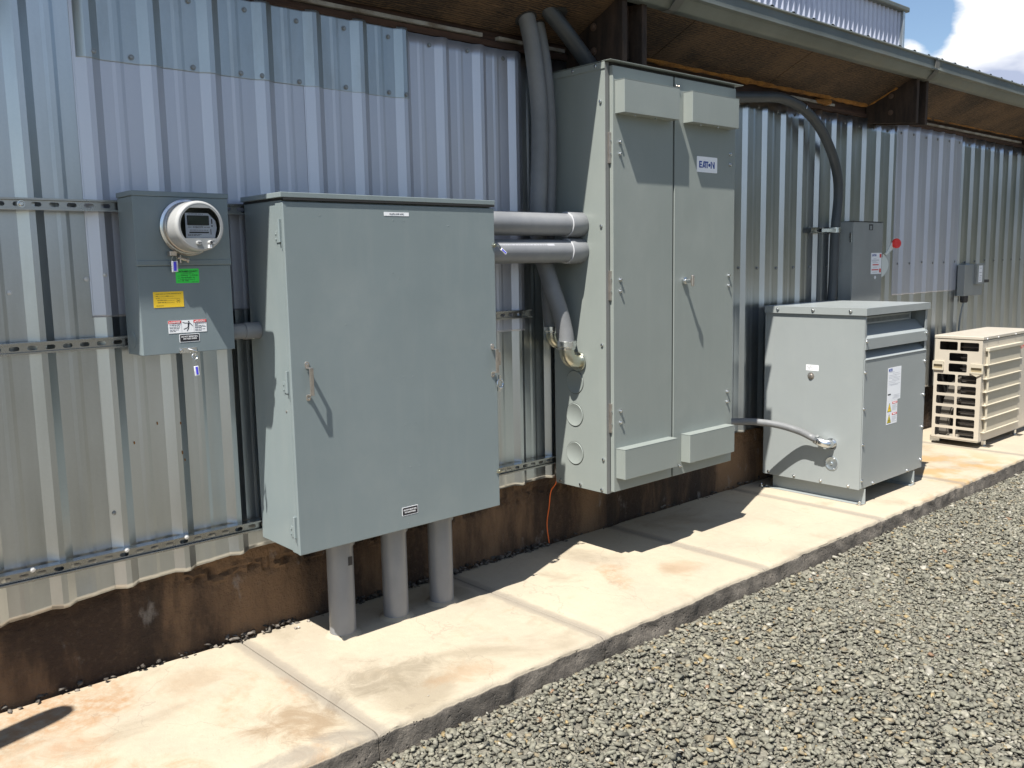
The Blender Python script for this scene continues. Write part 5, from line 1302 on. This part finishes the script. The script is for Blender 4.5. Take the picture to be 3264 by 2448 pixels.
MB().box(5.22, 5.30, -0.0605, -0.064, 1.75, 1.776).box(5.295, 5.306, -0.062, -0.125, 1.75, 1.776).build('clamp_arm', 'zinc', H4, bevel=0.001)

# ================================================================== SAFETY SWITCH
ex0, ex1, ey, ez0, ez1 = 5.472, 5.935, -0.172, 1.03, 1.828
E_ = thing('safety_switch', 'grey safety switch box with red-knobbed lever on the wall', 'switch box', (5.7, -0.06, 1.03))
MB().box(ex0, ex1 - 0.004, -0.062, ey + 0.008, ez0, ez1 - 0.004).build('enclosure', 'paintE', E_, bevel=0.002)
eD = MB().box(ex0 + 0.001, ex1 - 0.001, ey + 0.0075, ey, ez0, ez1 - 0.005).build('door', 'paintE', E_, bevel=0.002)
MB().box(ex0 - 0.002, ex1 - 0.008, -0.10, ey - 0.004, ez1 - 0.0035, ez1 + 0.001).build('drip_lip', 'dark', E_)
tfE = front((0, ey, 0))
MB(tfE).box(5.711, 5.769, 1.764, 1.808, 0.0003, 0.0015).build('window_frame', 'black', eD)
MB(tfE).box(5.722, 5.752, 1.769, 1.798, 0.0016, 0.0024).build('window', 'paintE', eD)
wl = sticker(eD, tfE, 5.757, 5.923, 1.434, 1.594, 'white', 'label', 0, 'white label with red marks')
MB(tfE).text('EATON', 0.066, 0.018, 5.806, 1.576, w0=0.0007, bold=0.03).build('logo_lettering', 'blue', wl)
MB(tfE).box(5.892, 5.918, 1.558, 1.586, 0.0009, 0.0013).box(5.782, 5.880, 1.500, 1.508, 0.0009, 0.0013).box(5.770, 5.878, 1.462, 1.470, 0.0009, 0.0013).box(5.892, 5.918, 1.444, 1.474, 0.0009, 0.0013).build('red_bars', 'red', wl)
lines(MB(tfE), 5.765, 5.915, [(1.550, .2, .5), (1.541, .0, .8), (1.536, .0, .8), (1.528, .0, .5), (1.485, .2, .6), (1.520, .1, .7), (1.448, .1, .6)], 0.003, seed=12).build('lettering', 'pencil', wl)
MB(tfE).lathe([(0.013, 0), (0.013, 0.002), (0.008, 0.003)], 16, (5.829, 1.408, 0)).build('latch_button', 'white', eD)
hg = MB().box(ex0 - 0.004, ex0 - 0.0005, ey + 0.012, ey + 0.028, 1.674, 1.746).build('hinge', 'zinc', E_, bevel=0.001)
hg2 = MB().box(ex0 - 0.004, ex0 - 0.0005, ey + 0.012, ey + 0.028, 1.174, 1.246).build('hinge', 'zinc', E_, bevel=0.001)
# lever on the right flank
lv = MB(); c0 = Vector((ex1 + 0.006, ey + 0.028, 1.50))
MB().box(ex1 - 0.004, ex1 + 0.012, ey + 0.06, ey + 0.002, 1.555, 1.645).build('lever_pivot', 'steel', E_, bevel=0.002)
seg = []
for k in range(15):
    a = math.radians(-62 + 104 * k / 14); seg.append((0.155 * math.cos(a) - 0.02, 0.115 * math.sin(a)))
MB(front((ex1 - 0.012, ey - 0.001, 1.492))).prism([(0.012, -0.085)] + [(0.012 + 0.112 * (1 - ((k - 7) / 8.0) ** 2), -0.080 + 0.172 * k / 14) for k in range(15)] + [(0.012, 0.085)], -0.006, -0.003).build('lever_guard', mat('lever_white', (0.62, 0.66, 0.63), 0.4), E_)
MB(front((0, ey - 0.006, 0))).prism([(5.962, 1.585), (5.985, 1.577), (6.115, 1.632), (6.108, 1.655), (6.070, 1.672), (6.010, 1.612)], -0.002, 0.004).build('lever_arm', mat('lever_white', (0.62, 0.66, 0.63), 0.4), E_)
MB().lathe([(0.014, -0.02), (0.016, 0.0), (0.022, 0.004), (0.036, 0.008), (0.038, 0.014), (0.038, 0.022), (0.034, 0.026), (0.026, 0.025), (0.025, 0.028), (0.016, 0.028), (0.015, 0.025), (0.004, 0.026)], 36, (6.118, ey - 0.012, 1.664), (-0.55, -0.82, 0.08)).build('lever_knob', 'redknob', E_)

# ================================================================== SMALL BREAKER BOX far along
Fb = thing('breaker_box', 'small grey wall box above the far outdoor unit', 'electrical box', (7.9, -0.02, 1.19))
MB().box(7.72, 8.14, -0.021, -0.085, 1.19, 1.475).build('enclosure', 'paintE', Fb, bevel=0.002)
MB().box(7.935, 8.11, -0.0855, -0.110, 1.29, 1.482).build('hinged_cover', 'paintE', Fb, bevel=0.002)
MB(front((0, -0.1105, 0))).box(7.97, 8.055, 1.31, 1.465, 0, 0.001).build('label', 'white', Fb)
lines(MB(front((0, -0.1115, 0))), 7.975, 8.05, [(1.44, .2, .8), (1.40, .1, .9), (1.37, .3, .9), (1.35, .2, .7), (1.33, .1, .8)], 0.006, w0=0, seed=4).build('lettering', 'pencil', Fb)
MB().box(8.24, 8.36, -0.02, -0.06, 1.30, 1.327).build('latch', 'black', Fb)
MB().lathe([(0.035, 0), (0.035, 0.045), (0.028, 0.06)], 16, (7.805, -0.055, 1.189), (0, 0, -1)).build('cable_gland', 'black', Fb)
MB().tube(smooth_path([(7.80, -0.055, 1.13), (7.775, -0.05, 1.05), (7.765, -0.04, 0.93), (7.78, -0.03, 0.7)], 8), 0.008, 10).build('cable', 'paintE', Fb)

# ================================================================== OUTDOOR AC UNIT
dx0, dx1, dyb, dyf, dz0, dz1 = 6.72, 7.80, -0.272, -0.647, 0.045, 0.912
D_ = thing('outdoor_unit', 'ivory air conditioner outdoor unit with grille at the far right', 'air conditioner', (7.25, -0.46, 0.0))
grid = []
for (y0, y1, z0, z1) in [(0.310, 0.454, 0.792, 0.862), (0.473, 0.620, 0.790, 0.860), (0.390, 0.534, 0.703, 0.770), (0.388, 0.533, 0.614, 0.683)]:
    grid.append(rrect(y0, y1, z0, z1, 0.010, 3))
for k in range(6):
    z1 = 0.592 - 0.0905 * k; z0 = z1 - 0.068
    grid.append(rrect(0.298 , 0.446, z0, z1, 0.010, 3)); grid.append(rrect(0.465, 0.612, z0, z1, 0.010, 3))
MB(left((dx0, 0, 0))).plate(rrect(-dyb, -dyf, dz0 + 0.012, 0.880, 0.004, 2), grid, -0.003, 0.0).build('end_panel', 'beige', D_)
MB().box(dx0 + 0.004, dx1, dyf + 0.002, dyf, dz0 + 0.012, 0.880).build('front_panel', 'beige', D_, bevel=0.0008)
MB().box(dx1 - 0.002, dx1, dyb, dyf + 0.003, dz0 + 0.012, 0.880).build('end_panel', 'beige', D_)
MB().box(dx0 + 0.012, dx0 + 0.014, dyb - 0.004, -0.284, 0.06, 0.878).box(dx0 + 0.005, dx1 - 0.01, dyb + 0.0, dyb - 0.012, 0.06, 0.878).build('back_coil', 'fin', D_)
MB().box(dx0 - 0.004, dx1 + 0.004, dyb + 0.006, dyf - 0.006, 0.884, dz1).build('top_lid', 'beige', D_, bevel=0.006, seg=3)
MB().box(dx0 + 0.003, dx1 - 0.003, dyb - 0.003, dyf + 0.004, dz0, dz0 + 0.016).build('base_pan', 'beige', D_, bevel=0.003)
# what shows through the openings: coil tubes with return bends, fan shroud
MB().box(dx0 + 0.10, dx0 + 0.104, -0.46, dyf + 0.03, 0.07, 0.87).build('coil_plate', 'fin', D_)
cb = MB()
for k in range(17):
    z = 0.10 + k * 0.045
    cb.tube([(dx0 + 0.035, -0.47, z), (dx0 + 0.035, -0.605, z)], 0.006, 8)
    if k % 2 == 0: cb.tube([Vector((dx0 + 0.03, -0.605, z + 0.0225)) + Vector((0, -0.018 * math.sin(a), -0.0225 * math.cos(a))) for a in np.linspace(0, math.pi, 9)], 0.006, 8)
cb.build('coil_tubes', mat('tube_grey', (0.18, 0.16, 0.14), 0.35, metal=0.8), D_)
sh = MB(left((dx0 + 0.085, 0, 0)))
for (ra, rb, w_) in ((0.165, 0.105, 0.0), (0.10, 0.092, 0.03)):
    for k in range(24):
        a0, a1 = math.radians(90 * k / 24), math.radians(90 * (k + 1) / 24)
        q4 = [(0.462 - r_ * math.cos(a_), 0.075 + 3.0 * r_ * math.sin(a_)) for r_, a_ in ((ra, a0), (ra, a1), (rb, a1), (rb, a0))]
        sh.prism(q4, -w_, 0.003)
sh.build('fan_shroud', mat('shroud', (0.13, 0.12, 0.105), 0.6), D_)
MB().box(dx0 + 0.2, dx1 - 0.1, -0.30, dyf + 0.05, 0.07, 0.87).build('core', 'dark', D_)
# hand grips
for y0, y1, z0, z1 in ((0.262, 0.352, 0.623, 0.700), (0.560, 0.662, 0.612, 0.690)):
    gq = MB(left((dx0, 0, 0)))
    gq.plate(rrect(y0, y1, z0, z1, 0.006, 3), [rrect(y0 + 0.008, y1 - 0.010, z0 + 0.012, z0 + 0.048, 0.003, 2)], 0.0, 0.012)
    g1 = gq.build('hand_grip', 'beige_grille', D_)
    MB(left((dx0, 0, 0))).box(y0 + 0.008, y1 - 0.010, z0 + 0.012, z0 + 0.048, 0.0003, 0.001).build('grip_recess', mat('recess_brown', (0.28, 0.23, 0.14), 0.7), g1)
MB(left((dx0, 0, 0))).prism([(0.562, 0.612), (0.655, 0.612), (0.612, 0.586)], 0.0, 0.010).build('grip_bracket', 'beige_grille', D_)
# front air guard: raised plate, ribs running round it, upright wires
gd = MB().box(6.80, 7.50, dyf - 0.0005, dyf - 0.020, 0.13, 0.815).build('air_guard', 'beige_grille', D_, bevel=0.004)
for k, z in enumerate((0.805, 0.680, 0.568, 0.460, 0.350, 0.240, 0.128)):
    if k == 0: MB().box(6.775, 7.515, dyf - 0.002, dyf - 0.034, z - 0.014, z + 0.014).build('guard_rib', 'beige_grille', gd, bevel=0.004)
    else: MB().box(6.755, 7.512, dyf - 0.002, dyf - 0.034, z - 0.0035, z + 0.0035).build('guard_rib', 'beige_grille', gd, bevel=0.001)
for x in (6.772, 6.786, 6.80): MB().cyl((x, dyf - 0.028, 0.128), (x, dyf - 0.028, 0.80), 0.0028, 8).build('guard_wire', 'beige_grille', gd)
MB(front((0, dyf, 0))).prism([(7.535, 0.757), (7.575, 0.757), (7.555, 0.792)], 0.0003, 0.001).text('M', 0.035, 0.030, 7.61, 0.772, w0=0).build('maker_emblem', 'red', D_)
for x in (6.86, 7.53): MB().box(x - 0.05, x + 0.05, dyf - 0.055, dyf + 0.03, 0.001, 0.006).box(x - 0.02, x + 0.02, dyf + 0.02, dyf - 0.002, 0.006, 0.046).build('foot', 'zinc', D_, bevel=0.001)
for x in (6.86, 7.53): MB().box(x - 0.05, x + 0.05, dyb - 0.03, dyb + 0.05, 0.001, 0.046).build('foot', 'zinc', D_, bevel=0.001)
for x in (6.79, 7.02, 7.40): bolt(D_, (x, dyf - 0.006, 0.892), FY, 0.006, 0.006, 'white', 'screw', False, 10)
